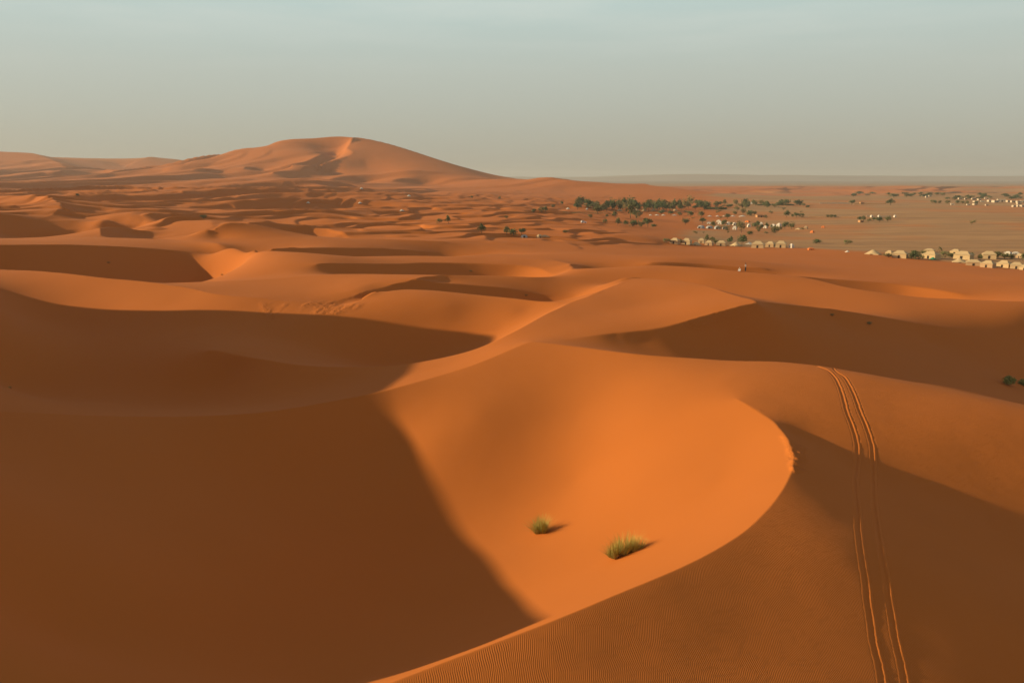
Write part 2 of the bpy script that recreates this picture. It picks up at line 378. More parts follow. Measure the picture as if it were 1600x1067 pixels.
Z += dist*((fbm(GX/.3, GY/.6, 131, 2)-.5)*.20)
# crest foot traffic
crest_dots = dist
def _cell(X, Y):
    Ys = np.clip(Y, Y0+.01, L.Y[-2]); ft = (t_of_u(X/Ys)-T0)/(L.t[1]-L.t[0]); fr = r_of_q(q_of_Y(Ys))/(L.r[1]-L.r[0])
    return np.clip(ft, 0, L.nt-1.01), np.clip(fr, 0, L.nr-1.01)
def ground_z(X, Y):
    ft, fr = _cell(np.asarray(X, float), np.asarray(Y, float))
    i, j = fr.astype(int), ft.astype(int); a, b = fr-i, ft-j
    return Z[i, j]*(1-a)*(1-b)+Z[i, j+1]*(1-a)*b+Z[i+1, j]*a*(1-b)+Z[i+1, j+1]*a*b
def hit(px, py, ymin=0):
    """where the line of sight through a photo pixel meets the ground"""
    u, s = pix(px, py)
    z = ground_z(u*L.Y, L.Y); S = z/L.Y
    k = np.where((S >= s) & (L.Y > ymin))[0]
    if not len(k): k = [len(L.Y)-2]
    k = k[0]
    if k > 0 and S[k] > s > S[k-1]:
        f = (s-S[k-1])/(S[k]-S[k-1]); Y = L.Y[k-1]*(1-f)+L.Y[k]*f
    else: Y = L.Y[k]
    return u*Y, Y, float(ground_z(u*Y, Y))

# the two wheel ruts: trodden into the sheet here, their berms are built with the things
RUTS = [[(1384, 1100), (1377, 1050), (1365, 995), (1352, 900), (1343, 840), (1339, 790), (1336, 750), (1340, 705), (1336, 678), (1324, 645), (1316, 615), (1306, 592), (1292, 578), (1276, 572)],
        [(1420, 1100), (1412, 1050), (1398, 985), (1384, 900), (1373, 840), (1366, 790), (1364, 750), (1364, 705), (1358, 678), (1345, 645), (1334, 615), (1320, 590), (1304, 578), (1284, 572)]]
Z_flat = Z.copy(); RUT_LINES = []
for q in RUTS:
    s_ = spline([(*hit(*p)[:2], 0) for p in q], 60)[:, :2]; RUT_LINES.append(s_)
    box_ = (GY > s_[:, 1].min()-1) & (GY < s_[:, 1].max()+1) & (GX > s_[:, 0].min()-1) & (GX < s_[:, 0].max()+1)
    gx, gy = GX[box_], GY[box_]; dmin = np.full(gx.shape, 9.0)
    for k in range(0, len(s_)-1, 2):
        w_ = np.abs(gy-s_[k, 1]) < 2.0
        dmin[w_] = np.minimum(dmin[w_], np.hypot(gx[w_]-s_[k, 0], gy[w_]-s_[k, 1]))
    Z[box_] -= .12*(1-sstep(.12, .24, dmin))
def flat_z(X, Y):
    global Z
    keep = Z; Z = Z_flat
    try: return ground_z(X, Y)
    finally: Z = keep
# ================================================================= Blender
import bpy, bmesh, random
from mathutils import Vector, Matrix
scene = bpy.context.scene
COL = scene.collection
random.seed(5)
def link(o): COL.objects.link(o); return o
def tag(o, label=None, cat=None, group=None, kind=None):
    if label: o['label'] = label
    if cat: o['category'] = cat
    if group: o['group'] = group
    if kind: o['kind'] = kind
    return o
class NT:
    """small node-tree writer"""
    def __init__(s, name):
        s.m = bpy.data.materials.new(name); s.m.use_nodes = True; s.t = s.m.node_tree; s.t.nodes.clear()
        s.out = s.t.nodes.new('ShaderNodeOutputMaterial')
    def n(s, kind, **kw):
        o = s.t.nodes.new('ShaderNode'+kind)
        for k, v in kw.items(): setattr(o, k, v)
        return o
    def l(s, a, b): s.t.links.new(a, b)
    def set(s, node, **kw):
        for k, v in kw.items(): node.inputs[k].default_value = v
        return node
def mixc(T, fac, a, b):
    m = T.n('Mix', data_type='RGBA'); 
    for sock, v in ((m.inputs[0], fac), (m.inputs[6], a), (m.inputs[7], b)):
        if hasattr(v, 'links'): T.l(v, sock)
        else: sock.default_value = v
    return m.outputs[2]
def mth(T, op, a, b=None, c=None):
    m = T.n('Math', operation=op)
    for sock, v in zip(m.inputs, (a, b, c)):
        if v is None: continue
        if hasattr(v, 'links'): T.l(v, sock)
        else: sock.default_value = v
    return m.outputs[0]
def rough_mat(name, col, col2=None, scale=3.0, rough=.9, bump=0.0, spec=.2):
    T = NT(name); b = T.n('BsdfPrincipled'); T.set(b, Roughness=rough); b.inputs['Specular IOR Level'].default_value = spec
    tc = T.n('TexCoord'); nz = T.n('TexNoise'); T.set(nz, Scale=scale, Detail=4.0); T.l(tc.outputs['Object'], nz.inputs['Vector'])
    c2 = col2 or tuple(x*.75 for x in col)
    T.l(mixc(T, nz.outputs['Fac'], (*c2, 1), (*col, 1)), b.inputs['Base Color'])
    if bump:
        bp = T.n('Bump'); T.set(bp, Strength=bump, Distance=.02); T.l(nz.outputs['Fac'], bp.inputs['Height']); T.l(bp.outputs[0], b.inputs['Normal'])
    T.l(b.outputs[0], T.out.inputs[0]); return T.m

# ---------------------------------------------------------------- sand
SAND_A, SAND_B = (.50, .148, .025), (.465, .134, .021)
def sand_material():
    T = NT('sand'); b = T.n('BsdfPrincipled'); T.set(b, Roughness=.95); b.inputs['Specular IOR Level'].default_value = .12
    at = T.n('VertexColor', layer_name='surf'); sp = T.n('SeparateColor'); T.l(at.outputs['Color'], sp.inputs[0])
    gravel_, ripple_, dist_ = sp.outputs[0], sp.outputs[1], sp.outputs[2]
    tc = T.n('TexCoord'); P_ = tc.outputs['Object']
    n1 = T.n('TexNoise'); T.set(n1, Scale=.06, Detail=5.0, Roughness=.6); T.l(P_, n1.inputs['Vector'])
    n2 = T.n('TexNoise'); T.set(n2, Scale=1.3, Detail=6.0, Roughness=.65); T.l(P_, n2.inputs['Vector'])
    n3 = T.n('TexNoise'); T.set(n3, Scale=55.0, Detail=2.0); T.l(P_, n3.inputs['Vector'])
    base = mixc(T, n1.outputs['Fac'], (*SAND_B, 1), (*SAND_A, 1))
    base = mixc(T, mth(T, 'MULTIPLY', n2.outputs['Fac'], .28), base, (.44, .132, .028, 1))
    base = mixc(T, mth(T, 'MULTIPLY', mth(T, 'GREATER_THAN', n3.outputs['Fac'], .66), .18), base, (.30, .10, .03, 1))
    # gravel plain, streaked by the wind
    mp = T.n('Mapping'); mp.inputs['Scale'].default_value = (.012, .07, .05); T.l(P_, mp.inputs['Vector'])
    g1 = T.n('TexNoise'); T.set(g1, Scale=1.0, Detail=7.0, Roughness=.62); T.l(mp.outputs[0], g1.inputs['Vector'])
    rg = T.n('ValToRGB'); T.l(g1.outputs['Fac'], rg.inputs[0])
    e = rg.color_ramp.elements; e[0].position, e[0].color = .34, (.29, .150, .066, 1); e[1].position, e[1].color = .66, (.48, .255, .105, 1)
    fm = T.n('Mapping'); fm.inputs['Scale'].default_value = (.0007, .0022, .02); T.l(P_, fm.inputs['Vector']); fr_ = T.n('TexNoise'); T.set(fr_, Scale=1.0, Detail=6.0, Roughness=.6); T.l(fm.outputs[0], fr_.inputs['Vector'])
    g2 = T.n('TexNoise'); T.set(g2, Scale=.35, Detail=5.0, Roughness=.7); T.l(P_, g2.inputs['Vector'])
    gcol = mixc(T, mth(T, 'MULTIPLY', g2.outputs['Fac'], .5), rg.outputs[0], (.36, .21, .09, 1))
    T.l(mixc(T, at.outputs['Alpha'], mixc(T, gravel_, base, gcol), mixc(T, mth(T, 'POWER', fr_.outputs['Fac'], 1.0), (.17, .135, .115, 1), (.40, .28, .18, 1))), b.inputs['Base Color'])
    # wind ripples: crests run away from the camera
    wv = T.n('TexWave', wave_type='BANDS', bands_direction='X', wave_profile='SIN')
    T.set(wv, Scale=3.8, Distortion=11.0, Detail=2.0); wv.inputs['Detail Scale'].default_value = .11; wv.inputs['Detail Roughness'].default_value = .6
    rm = T.n('Mapping'); rm.inputs['Rotation'].default_value = (0, 0, math.radians(-9)); T.l(P_, rm.inputs['Vector']); T.l(rm.outputs[0], wv.inputs['Vector'])
    rn = T.n('TexNoise'); T.set(rn, Scale=.22, Detail=3.0); T.l(P_, rn.inputs['Vector'])
    rr = T.n('MapRange'); T.set(rr, **{'From Min': .32, 'From Max': .62, 'To Min': .45, 'To Max': 1.0}); T.l(rn.outputs['Fac'], rr.inputs[0])
    w2 = T.n('TexWave', wave_type='BANDS', bands_direction='X', wave_profile='SIN'); T.set(w2, Scale=4.3, Distortion=9.0, Detail=2.0); w2.inputs['Detail Scale'].default_value = .13
    r2 = T.n('Mapping'); r2.inputs['Rotation'].default_value = (0, 0, math.radians(4)); T.l(P_, r2.inputs['Vector']); T.l(r2.outputs[0], w2.inputs['Vector'])
    wn = T.n('TexNoise'); T.set(wn, Scale=.9, Detail=2.0); T.l(P_, wn.inputs['Vector'])
    ws = T.n('MapRange'); T.set(ws, **{'From Min': .42, 'From Max': .58}); T.l(wn.outputs['Fac'], ws.inputs[0])
    wm = T.n('Mix', data_type='FLOAT'); T.l(ws.outputs[0], wm.inputs[0]); T.l(wv.outputs['Fac'], wm.inputs[2]); T.l(w2.outputs['Fac'], wm.inputs[3])
    rh = mth(T, 'MULTIPLY', mth(T, 'MULTIPLY', wm.outputs[0], ripple_), rr.outputs[0])
    bp1 = T.n('Bump'); T.set(bp1, Strength=1.0, Distance=.014); T.l(rh, bp1.inputs['Height'])
    dn = T.n('TexNoise'); T.set(dn, Scale=3.5, Detail=5.0, Roughness=.6); T.l(P_, dn.inputs['Vector'])
    bp2 = T.n('Bump'); T.set(bp2, Strength=1.0, Distance=.16); T.l(mth(T, 'MULTIPLY', dn.outputs['Fac'], dist_), bp2.inputs['Height']); T.l(bp1.outputs[0], bp2.inputs['Normal'])
    bp3 = T.n('Bump'); T.set(bp3, Strength=.5, Distance=.02); T.l(n2.outputs['Fac'], bp3.inputs['Height']); T.l(bp2.outputs[0], bp3.inputs['Normal'])
    T.l(bp3.outputs[0], b.inputs['Normal']); T.l(b.outputs[0], T.out.inputs[0])
    return T.m
SAND = sand_material()
def grid_mesh(name, V, nr, nc, smooth=True):
    me = bpy.data.meshes.new(name); nv = len(V)
    i = np.arange(nr-1)[:, None]*nc+np.arange(nc-1)[None, :]
    F = np.stack([i, i+1, i+nc+1, i+nc], -1).reshape(-1, 4)
    me.vertices.add(nv); me.vertices.foreach_set('co', np.ascontiguousarray(V, np.float32).ravel())
    me.loops.add(F.size); me.loops.foreach_set('vertex_index', F.ravel().astype(np.int32))
    me.polygons.add(len(F)); me.polygons.foreach_set('loop_start', (np.arange(len(F))*4).astype(np.int32))
    me.update(calc_edges=True)
    if smooth: me.polygons.foreach_set('use_smooth', np.ones(len(F), bool))
    return me
def build_ground():
    # one more ring of rows behind the camera closes the sheet
    bx = np.stack([GX[0]*18, np.full(L.nt, -320.0), np.full(L.nt, -24.0)], 1)
    b2 = np.stack([GX[0]*1.6, np.full(L.nt, -6.0), np.full(L.nt, -21.0)+0*GX[0]], 1)
    V = np.vstack([bx, b2, np.stack([GX, GY, Z], -1).reshape(-1, 3)])
    me = grid_mesh('ground', V, L.nr+2, L.nt)
    ca = me.color_attributes.new('surf', 'FLOAT_COLOR', 'POINT')
    c = np.zeros((len(V), 4), np.float32); c[2*L.nt:, 0] = gravel.ravel(); c[2*L.nt:, 1] = rip.ravel(); c[2*L.nt:, 2] = dist.ravel(); c[2*L.nt:, 3] = sstep(2700, 5200, GY).ravel()
    ca.data.foreach_set('color', c.ravel())
    me.materials.append(SAND)
    o = link(bpy.data.objects.new('ground', me))
    tag(o, 'rippled orange desert sand dunes running out to a brown gravel plain', None, None, 'structure')
    return o
ground = build_ground()

# ---------------------------------------------------------------- camera
cam = bpy.data.cameras.new('camera'); cam.sensor_fit = 'HORIZONTAL'; cam.sensor_width = 36; cam.lens = 36*F_PX/1600
cam.clip_start, cam.clip_end = .5, 60000
co = link(bpy.data.objects.new('camera', cam)); co.rotation_euler = (math.pi/2-PITCH, 0, 0); scene.camera = co

# ---------------------------------------------------------------- sky, sun, haze
w = bpy.data.worlds.new('World'); scene.world = w; w.use_nodes = True
t = w.node_tree; t.nodes.clear()
sky = t.nodes.new('ShaderNodeTexSky'); sky.sky_type = 'NISHITA'; sky.sun_disc = False
sky.sun_elevation = SUN_EL; sky.sun_rotation = -(math.pi/2+SUN_AZ); sky.altitude = 700
sky.air_density, sky.dust_density, sky.ozone_density = 1.0, 2.2, 1.0
tc = t.nodes.new('ShaderNodeTexCoord'); sx = t.nodes.new('ShaderNodeSeparateXYZ'); t.links.new(tc.outputs['Generated'], sx.inputs[0])
# dusty air pales the horizon; unseen upper sky coloured to tone the shade
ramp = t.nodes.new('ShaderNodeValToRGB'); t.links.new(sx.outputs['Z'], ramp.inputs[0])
SKY_STOPS = [(0.0, (3.8, 3.55, 2.85)), (.05, (4.3, 4.25, 3.5)), (.12, (4.9, 5.25, 4.55)), (.22, (5.3, 6.7, 6.3)), (.40, (3.0, 3.0, 3.05)), (1.0, (1.75, 1.6, 1.7))]
while len(ramp.color_ramp.elements) < len(SKY_STOPS): ramp.color_ramp.elements.new(.5)
for e, (p, c) in zip(ramp.color_ramp.elements, SKY_STOPS): e.position = p; e.color = (*[x/10 for x in c], 1)
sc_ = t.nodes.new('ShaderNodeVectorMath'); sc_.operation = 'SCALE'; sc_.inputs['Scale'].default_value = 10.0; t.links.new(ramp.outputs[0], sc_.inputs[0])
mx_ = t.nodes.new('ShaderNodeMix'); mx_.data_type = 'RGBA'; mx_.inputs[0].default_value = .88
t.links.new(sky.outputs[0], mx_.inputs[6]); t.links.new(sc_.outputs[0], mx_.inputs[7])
# thin high cloud
mp = t.nodes.new('ShaderNodeMapping'); mp.inputs['Scale'].default_value = (1.6, 1.6, 13.0); t.links.new(tc.outputs['Generated'], mp.inputs[0])
cn = t.nodes.new('ShaderNodeTexNoise'); cn.inputs['Scale'].default_value = 2.3; cn.inputs['Detail'].default_value = 7; cn.inputs['Roughness'].default_value = .55; t.links.new(mp.outputs[0], cn.inputs['Vector'])
cr = t.nodes.new('ShaderNodeMapRange'); cr.inputs['From Min'].default_value = .44; cr.inputs['From Max'].default_value = .78; cr.inputs['To Max'].default_value = .42; t.links.new(cn.outputs['Fac'], cr.inputs[0])
ch = t.nodes.new('ShaderNodeMapRange'); ch.inputs['From Min'].default_value = .10; ch.inputs['From Max'].default_value = .2; t.links.new(sx.outputs['Z'], ch.inputs[0])
cm = t.nodes.new('ShaderNodeMath'); cm.operation = 'MULTIPLY'; t.links.new(cr.outputs[0], cm.inputs[0]); t.links.new(ch.outputs[0], cm.inputs[1])
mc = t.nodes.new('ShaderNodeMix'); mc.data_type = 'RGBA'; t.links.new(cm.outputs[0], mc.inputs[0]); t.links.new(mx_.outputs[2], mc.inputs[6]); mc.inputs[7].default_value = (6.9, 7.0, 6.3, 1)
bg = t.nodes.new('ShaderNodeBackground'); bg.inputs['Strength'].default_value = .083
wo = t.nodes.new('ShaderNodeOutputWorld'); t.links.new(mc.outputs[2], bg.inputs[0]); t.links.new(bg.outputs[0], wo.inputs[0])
sl = bpy.data.lights.new('sun', 'SUN'); sl.energy = 5.0; sl.angle = math.radians(.5); sl.color = (1.0, .79, .48)
so = link(bpy.data.objects.new('sun', sl)); so.rotation_euler = Vector(SUN).to_track_quat('Z', 'Y').to_euler()
scene.view_settings.view_transform = 'Standard'; scene.view_settings.look = 'None'; scene.view_settings.exposure = .34; scene.view_settings.gamma = 1

HAZE = 0.95e-4
if HAZE:
    T = NT('haze'); v = T.n('VolumePrincipled'); T.set(v, Density=HAZE, Color=(.75, .76, .75, 1), Anisotropy=.1)
    T.l(v.outputs[0], T.out.inputs['Volume'])
    bm = bmesh.new(); bmesh.ops.create_cube(bm, size=1.0)
    zb, zt = min(Z.min(), -32)-1.0, max(Z[GY < 17000].max(), 20)+20
    bmesh.ops.scale(bm, vec=(44000, 17600, zt-zb), verts=bm.verts); bmesh.ops.translate(bm, vec=(0, 8000, (zt+zb)/2), verts=bm.verts)
    me = bpy.data.meshes.new('haze'); bm.to_mesh(me); bm.free(); me.materials.append(T.m)
    hz = link(bpy.data.objects.new('haze', me)); tag(hz, 'thin warm dust haze lying over the whole desert', None, None, 'stuff')
scene.cycles.volume_bounces = 0
scene.cycles.max_bounces = 5; scene.cycles.diffuse_bounces = 3
# ================================================================= things
M = {}
def mat(k, *a, **kw):
    if k not in M: M[k] = rough_mat(k, *a, **kw)
    return M[k]
mat('cream_canvas', (.60, .43, .23), (.50, .35, .18), 2.0)
mat('beige_canvas', (.50, .33, .18), (.42, .27, .14), 2.0)
mat('white_canvas', (.70, .62, .50), (.60, .52, .42), 2.0)
mat('grey_canvas', (.40, .39, .37), (.33, .32, .30), 2.0)
mat('orange_canvas', (.72, .22, .06), (.6, .17, .04), 2.0)
mat('green_canvas', (.05, .26, .14), (.04, .2, .1), 2.0)
mat('earth_wall', (.50, .28, .13), (.42, .22, .10), 1.5)
mat('white_wall', (.60, .49, .35), (.50, .40, .28), .6)
mat('dark_door', (.05, .035, .025), None, 3)
mat('glass_dark', (.03, .035, .04), None, 3, rough=.15, spec=.6)
mat('bark', (.16, .10, .06), (.10, .06, .04), 8, bump=.5)
mat('leaf_dark', (.13, .155, .06), (.08, .105, .04), 1.2)
mat('leaf_olive', (.20, .185, .07), (.13, .13, .05), 1.2)
mat('leaf_pale', (.24, .20, .08), (.16, .14, .055), 1.2)
mat('dry_grass', (.52, .42, .105), (.36, .33, .08), 1.5)
mat('green_grass', (.30, .28, .085), (.20, .20, .055), 1.5)
mat('car_white', (.80, .80, .78), (.76, .76, .74), 1, rough=.3, spec=.5)
mat('rubber', (.02, .02, .02), None, 3)
mat('metal_grey', (.35, .35, .35), None, 3, rough=.4)
mat('skin', (.30, .16, .09), (.26, .14, .08), 3)
mat('white_cloth', (.80, .76, .70), (.7, .66, .6), 3)
mat('dark_cloth', (.03, .03, .04), (.02, .02, .03), 3)
mat('red_cloth', (.30, .08, .05), None, 3)
mat('lamp_glass', (.7, .7, .65), None, 3, rough=.2)

def mesh_obj(name, bm, m, parent=None, smooth=False):
    me = bpy.data.meshes.new(name); bm.to_mesh(me); bm.free(); me.materials.append(m)
    if smooth: me.polygons.foreach_set('use_smooth', [True]*len(me.polygons))
    o = link(bpy.data.objects.new(name, me))
    if parent: o.parent = parent
    return o
def empty(name): 
    o = bpy.data.objects.new(name, None); o.empty_display_size = .2; return link(o)
def faces_bm(verts, faces):
    bm = bmesh.new(); v = [bm.verts.new(p) for p in verts]
    for f in faces: bm.faces.new([v[i] for i in f])
    bmesh.ops.recalc_face_normals(bm, faces=bm.faces); return bm
def box(bm, x0, x1, y0, y1, z0, z1, bevel=0):
    r = bmesh.ops.create_cube(bm, size=1.0); vs = r['verts']
    bmesh.ops.scale(bm, vec=(x1-x0, y1-y0, z1-z0), verts=vs); bmesh.ops.translate(bm, vec=((x0+x1)/2, (y0+y1)/2, (z0+z1)/2), verts=vs)
    if bevel: bmesh.ops.bevel(bm, geom=list({e for v in vs for e in v.link_edges}), offset=bevel, segments=2, affect='EDGES', profile=.5)
    return vs
def boxes(*bs, bevel=0):
    bm = bmesh.new()
    for b in bs: box(bm, *b, bevel=bevel)
    return bm
def copy_tree(o, parent=None):
    c = o.copy(); COL.objects.link(c); c.parent = parent
    for ch in KIDS.get(o.name, []): 
        d = copy_tree(bpy.data.objects[ch], c); KIDS.setdefault(c.name, []).append(d.name)
    return c
KIDS = {}
def proto(root):
    def rec(o):
        KIDS[o.name] = [c.name for c in o.children]
        for c in o.children: rec(c)
    bpy.context.view_layer.update(); rec(root); return [root, False]
def place(pr, px, py, wpx, hpx, wm, hm, rz=0.0, label=None, cat=None, group=None, sink=.1, dpx=None, ymin=0):
    """put a thing (first the prototype itself, then copies) on the ground under a photo pixel, at the size it shows there"""
    root, used = pr
    o = root if not used else copy_tree(root); pr[1] = True
    X, Y, z = hit(px, py, ymin); D = Y*CP - z*SP
    sw, sh = wpx*D/F_PX/wm, hpx*D/F_PX/hm
    o.location = (X, Y, z-sink); o.rotation_euler = (0, 0, rz); o.scale = (sw, dpx or (sw*.6+sh*.4), sh)
    tag(o, label, cat, group); return o

# ---------------------------------------------------------------- tents
def tent_hip(canvas, roofmat):
    r = empty('tent')
    W, D, H, R = 2.5, 2.0, 1.9, 3.0
    mesh_obj('canvas_wall', faces_bm([(-W,-D,0),(W,-D,0),(W,D,0),(-W,D,0),(-W*.96,-D*.96,H),(W*.96,-D*.96,H),(W*.96,D*.96,H),(-W*.96,D*.96,H)],
        [(0,1,5,4),(1,2,6,5),(2,3,7,6),(3,0,4,7)]), canvas, r)
    o = 1.07
    mesh_obj('canvas_roof', faces_bm([(-W*o,-D*o,H-.12),(W*o,-D*o,H-.12),(W*o,D*o,H-.12),(-W*o,D*o,H-.12),(-W*.42,0,R),(W*.42,0,R),(-W*.72,-D*.55,H+.42),(W*.72,-D*.55,H+.42),(W*.72,D*.55,H+.42),(-W*.72,D*.55,H+.42)],
        [(0,1,7,6),(1,2,8,7),(2,3,9,8),(3,0,6,9),(6,7,5,4),(7,8,5),(8,9,4,5),(9,6,4)]), roofmat, r)
    mesh_obj('doorway', boxes((-.42,.30,-D-.03,-D+.12,0,1.35)), M['dark_door'], r)
    return proto(r)
def tent_low(canvas):
    r = empty('tent'); W, D = 2.6, 2.2
    V = []; F = []; n, m = 9, 7                   # sagging cloth over poles
    for j in range(m):
        for i in range(n):
            x, y = -1+2*i/(n-1), -1+2*j/(m-1)
            h = (1-abs(x)**1.6)*(1-abs(y)**1.6)
            V.append((x*W, y*D, .35+1.5*h+.12*math.cos(x*6)*h))
    for j in range(m-1):
        for i in range(n-1): F.append((j*n+i, j*n+i+1, (j+1)*n+i+1, (j+1)*n+i))
    mesh_obj('canvas_roof', faces_bm(V, F), canvas, r, True)
    mesh_obj('canvas_wall', faces_bm([(-W*.98,-D*.98,0),(W*.98,-D*.98,0),(W*.98,D*.98,0),(-W*.98,D*.98,0),(-W*.98,-D*.98,.42),(W*.98,-D*.98,.42),(W*.98,D*.98,.42),(-W*.98,D*.98,.42)],
        [(0,1,5,4),(1,2,6,5),(2,3,7,6),(3,0,4,7)]), canvas, r)
    mesh_obj('doorway', boxes((-.5,.5,-D*.98-.04,-D*.98+.1,0,.40)), M['dark_door'], r)
    return proto(r)
def tent_dome(canvas):
    r = empty('tent'); bm = bmesh.new()
    V = []; F = []; n, m = 16, 6
    for j in range(m):
        a = j/(m-1)*math.pi/2
        for i in range(n):
            b = i*2*math.pi/n; V.append((2*math.cos(b)*math.cos(a)**.7, 2*math.sin(b)*math.cos(a)**.7, 2.0*math.sin(a)))
    for j in range(m-1):
        for i in range(n): F.append((j*n+i, j*n+(i+1)%n, (j+1)*n+(i+1)%n, (j+1)*n+i))
    mesh_obj('canvas_shell', faces_bm(V, F), canvas, r, True)
    mesh_obj('doorway', boxes((-.5,.5,-2.02,-1.6,0,1.3)), M['dark_door'], r)
    return proto(r)
def house(wall, name='house'):
    r = empty(name)
    mesh_obj('wall', boxes((-2.5,2.5,-2,2,0,2.7)), wall, r)
    rf = mesh_obj('roof', boxes((-2.42,2.42,-1.92,1.92,2.703,2.78)), M['earth_wall'], r)
    mesh_obj('parapet', boxes((-2.56,2.56,-2.06,-1.93,2.55,3.0),(-2.56,2.56,1.93,2.06,2.55,3.0),(-2.56,-2.43,-1.928,1.928,2.55,3.0),(2.43,2.56,-1.928,1.928,2.55,3.0)), wall, rf)
    mesh_obj('door', boxes((-.2,.7,-2.04,-1.9,0,2.0)), M['dark_door'], r)
    for x in (-1.5, 1.6): mesh_obj('window', boxes((x-.35,x+.35,-2.035,-1.9,1.1,1.9)), M['glass_dark'], r)
    return proto(r)
T_cream = tent_hip(M['cream_canvas'], M['cream_canvas']); T_beige = tent_hip(M['beige_canvas'], M['cream_canvas'])
T_white = tent_hip(M['white_canvas'], M['white_canvas']); T_orange = tent_hip(M['orange_canvas'], M['orange_canvas'])
T_low = tent_low(M['cream_canvas']); T_loww = tent_low(M['white_canvas']); T_green = tent_low(M['green_canvas']); T_brown = tent_low(M['beige_canvas'])
T_grey = tent_dome(M['grey_canvas']); T_domew = tent_dome(M['white_canvas'])
H_white = house(M['white_wall']); H_earth = house(M['earth_wall'])

def tent(pr, px, py, w_, h_, label, rz=None, group=None, cat='tent'):
    dims = {id(T_cream): (5.2, 3.0), id(T_beige): (5.2, 3.0), id(T_white): (5.2, 3.0), id(T_orange): (5.2, 3.0), id(T_grey): (4, 2.0), id(T_domew): (4, 2.0)}.get(id(pr), (5.1, 2.9 if pr in (H_white, H_earth) else 1.85))
    return place(pr, px, py, w_, h_, *dims, rz=random.uniform(-1.0, -.35) if rz is None else rz, label=label, cat=cat, group=group)
G1 = 'cream tents in the row at the foot of the sand slope'
for pr, px, py, w_, h_, lab in (
    (T_beige, 1054.5, 381, 14, 9.5, 'beige pitched tent, first of the near row from the left'),
    (T_cream, 1073, 382, 14, 10, 'cream pitched tent, second in the near row from the left'),
    (T_low, 1087.5, 383, 14, 5.5, 'low flat cream tent between two taller tents near the row start'),
    (T_cream, 1096, 380, 10, 8, 'small cream tent with its peak behind the low flat tent'),
    (T_beige, 1108, 383.5, 12, 8, 'small beige tent just left of a dark upright tree'),
    (T_beige, 1127, 384, 15, 8.5, 'beige tent between two dark upright trees of the near row'),
    (T_low, 1150, 384.5, 15, 6.5, 'low cream tent under a broad green tree in the near row'),
    (T_loww, 1171, 382, 11, 4, 'pale low canopy left of the largest tent in the near row'),
    (T_cream, 1184, 387.5, 19, 11, 'largest tent of the near row with a plain pinkish front'),
    (T_beige, 1203.5, 386, 13, 9, 'beige tent right of the largest tent with a shaded front'),
    (T_cream, 1220, 387, 16, 11, 'cream tent with a stepped roof near the right end of its row'),
    (T_white, 1236.5, 387.5, 6, 7, 'narrow white tent closing the right end of the near row')):
    tent(pr, px, py, w_, h_, lab, group=G1)
G2 = 'cream tents of the camp at the right edge'
for pr, px, py, w_, h_, lab in (
    (T_low, 1364, 397.5, 21, 7.5, 'wide low cream tent standing alone at the left of the right camp'),
    (T_cream, 1389.5, 398, 10, 7, 'small boxy cream tent just left of the big white tent'),
    (T_cream, 1406, 403, 22, 12, 'big bright tent left of the dark bushes in the right camp'),
    (T_cream, 1452, 394, 16, 6, 'tent roof showing behind the big tent with the green canopy'),
    (T_cream, 1454.5, 404, 23, 11.5, 'big bright tent with a small green canopy at its foot'),
    (T_cream, 1493, 397, 15, 8, 'tent partly hidden behind the tallest striped tent'),
    (T_cream, 1505, 405, 25, 13, 'tallest cream tent above a low tent in the right camp'),
    (T_low, 1499, 410, 20, 6.5, 'low tent on the sand edge below the tallest tent'),
    (T_beige, 1521, 415, 22, 10, 'beige tent with a long left slope on the sand edge'),
    (T_beige, 1543.5, 418, 19, 11.5, 'plain beige tent with a five sided front on the sand edge'),
    (T_cream, 1545, 404, 20, 12, 'cream tent with an open shaded front behind the plain beige one'),
    (T_cream, 1568.5, 418, 19, 11.5, 'pale striped tent on the sand edge right of the plain beige one'),
    (T_cream, 1588, 420, 18, 11, 'pale tent second from the right edge on the sand edge'),
    (T_cream, 1602, 422, 14, 9, 'pale tent cut by the right edge of the photo'),
    (T_white, 1575, 397, 10, 4.5, 'small white tent top behind the bushes at far right'),
    (T_white, 1587, 397, 9, 4, 'small white tent top right of another behind the bushes'),
    (T_beige, 1593, 403, 9, 7, 'orange lit beige tent beside a green tree at the right edge')):
    tent(pr, px, py, w_, h_, lab, group=G2)
tent(T_green, 1457.5, 405.5, 9, 4, 'small green canopy at the foot of a big cream tent', 0, cat='canopy')
tent(T_orange, 1267, 390.5, 9, 4, 'bright orange canopy on the sand right of the near tent row', 0, cat='canopy')
tent(T_loww, 1324, 394, 6, 3, 'tiny white shelter with a dark opening alone on the plain edge', 0)
G3 = 'white tents of the middle camp among trees'
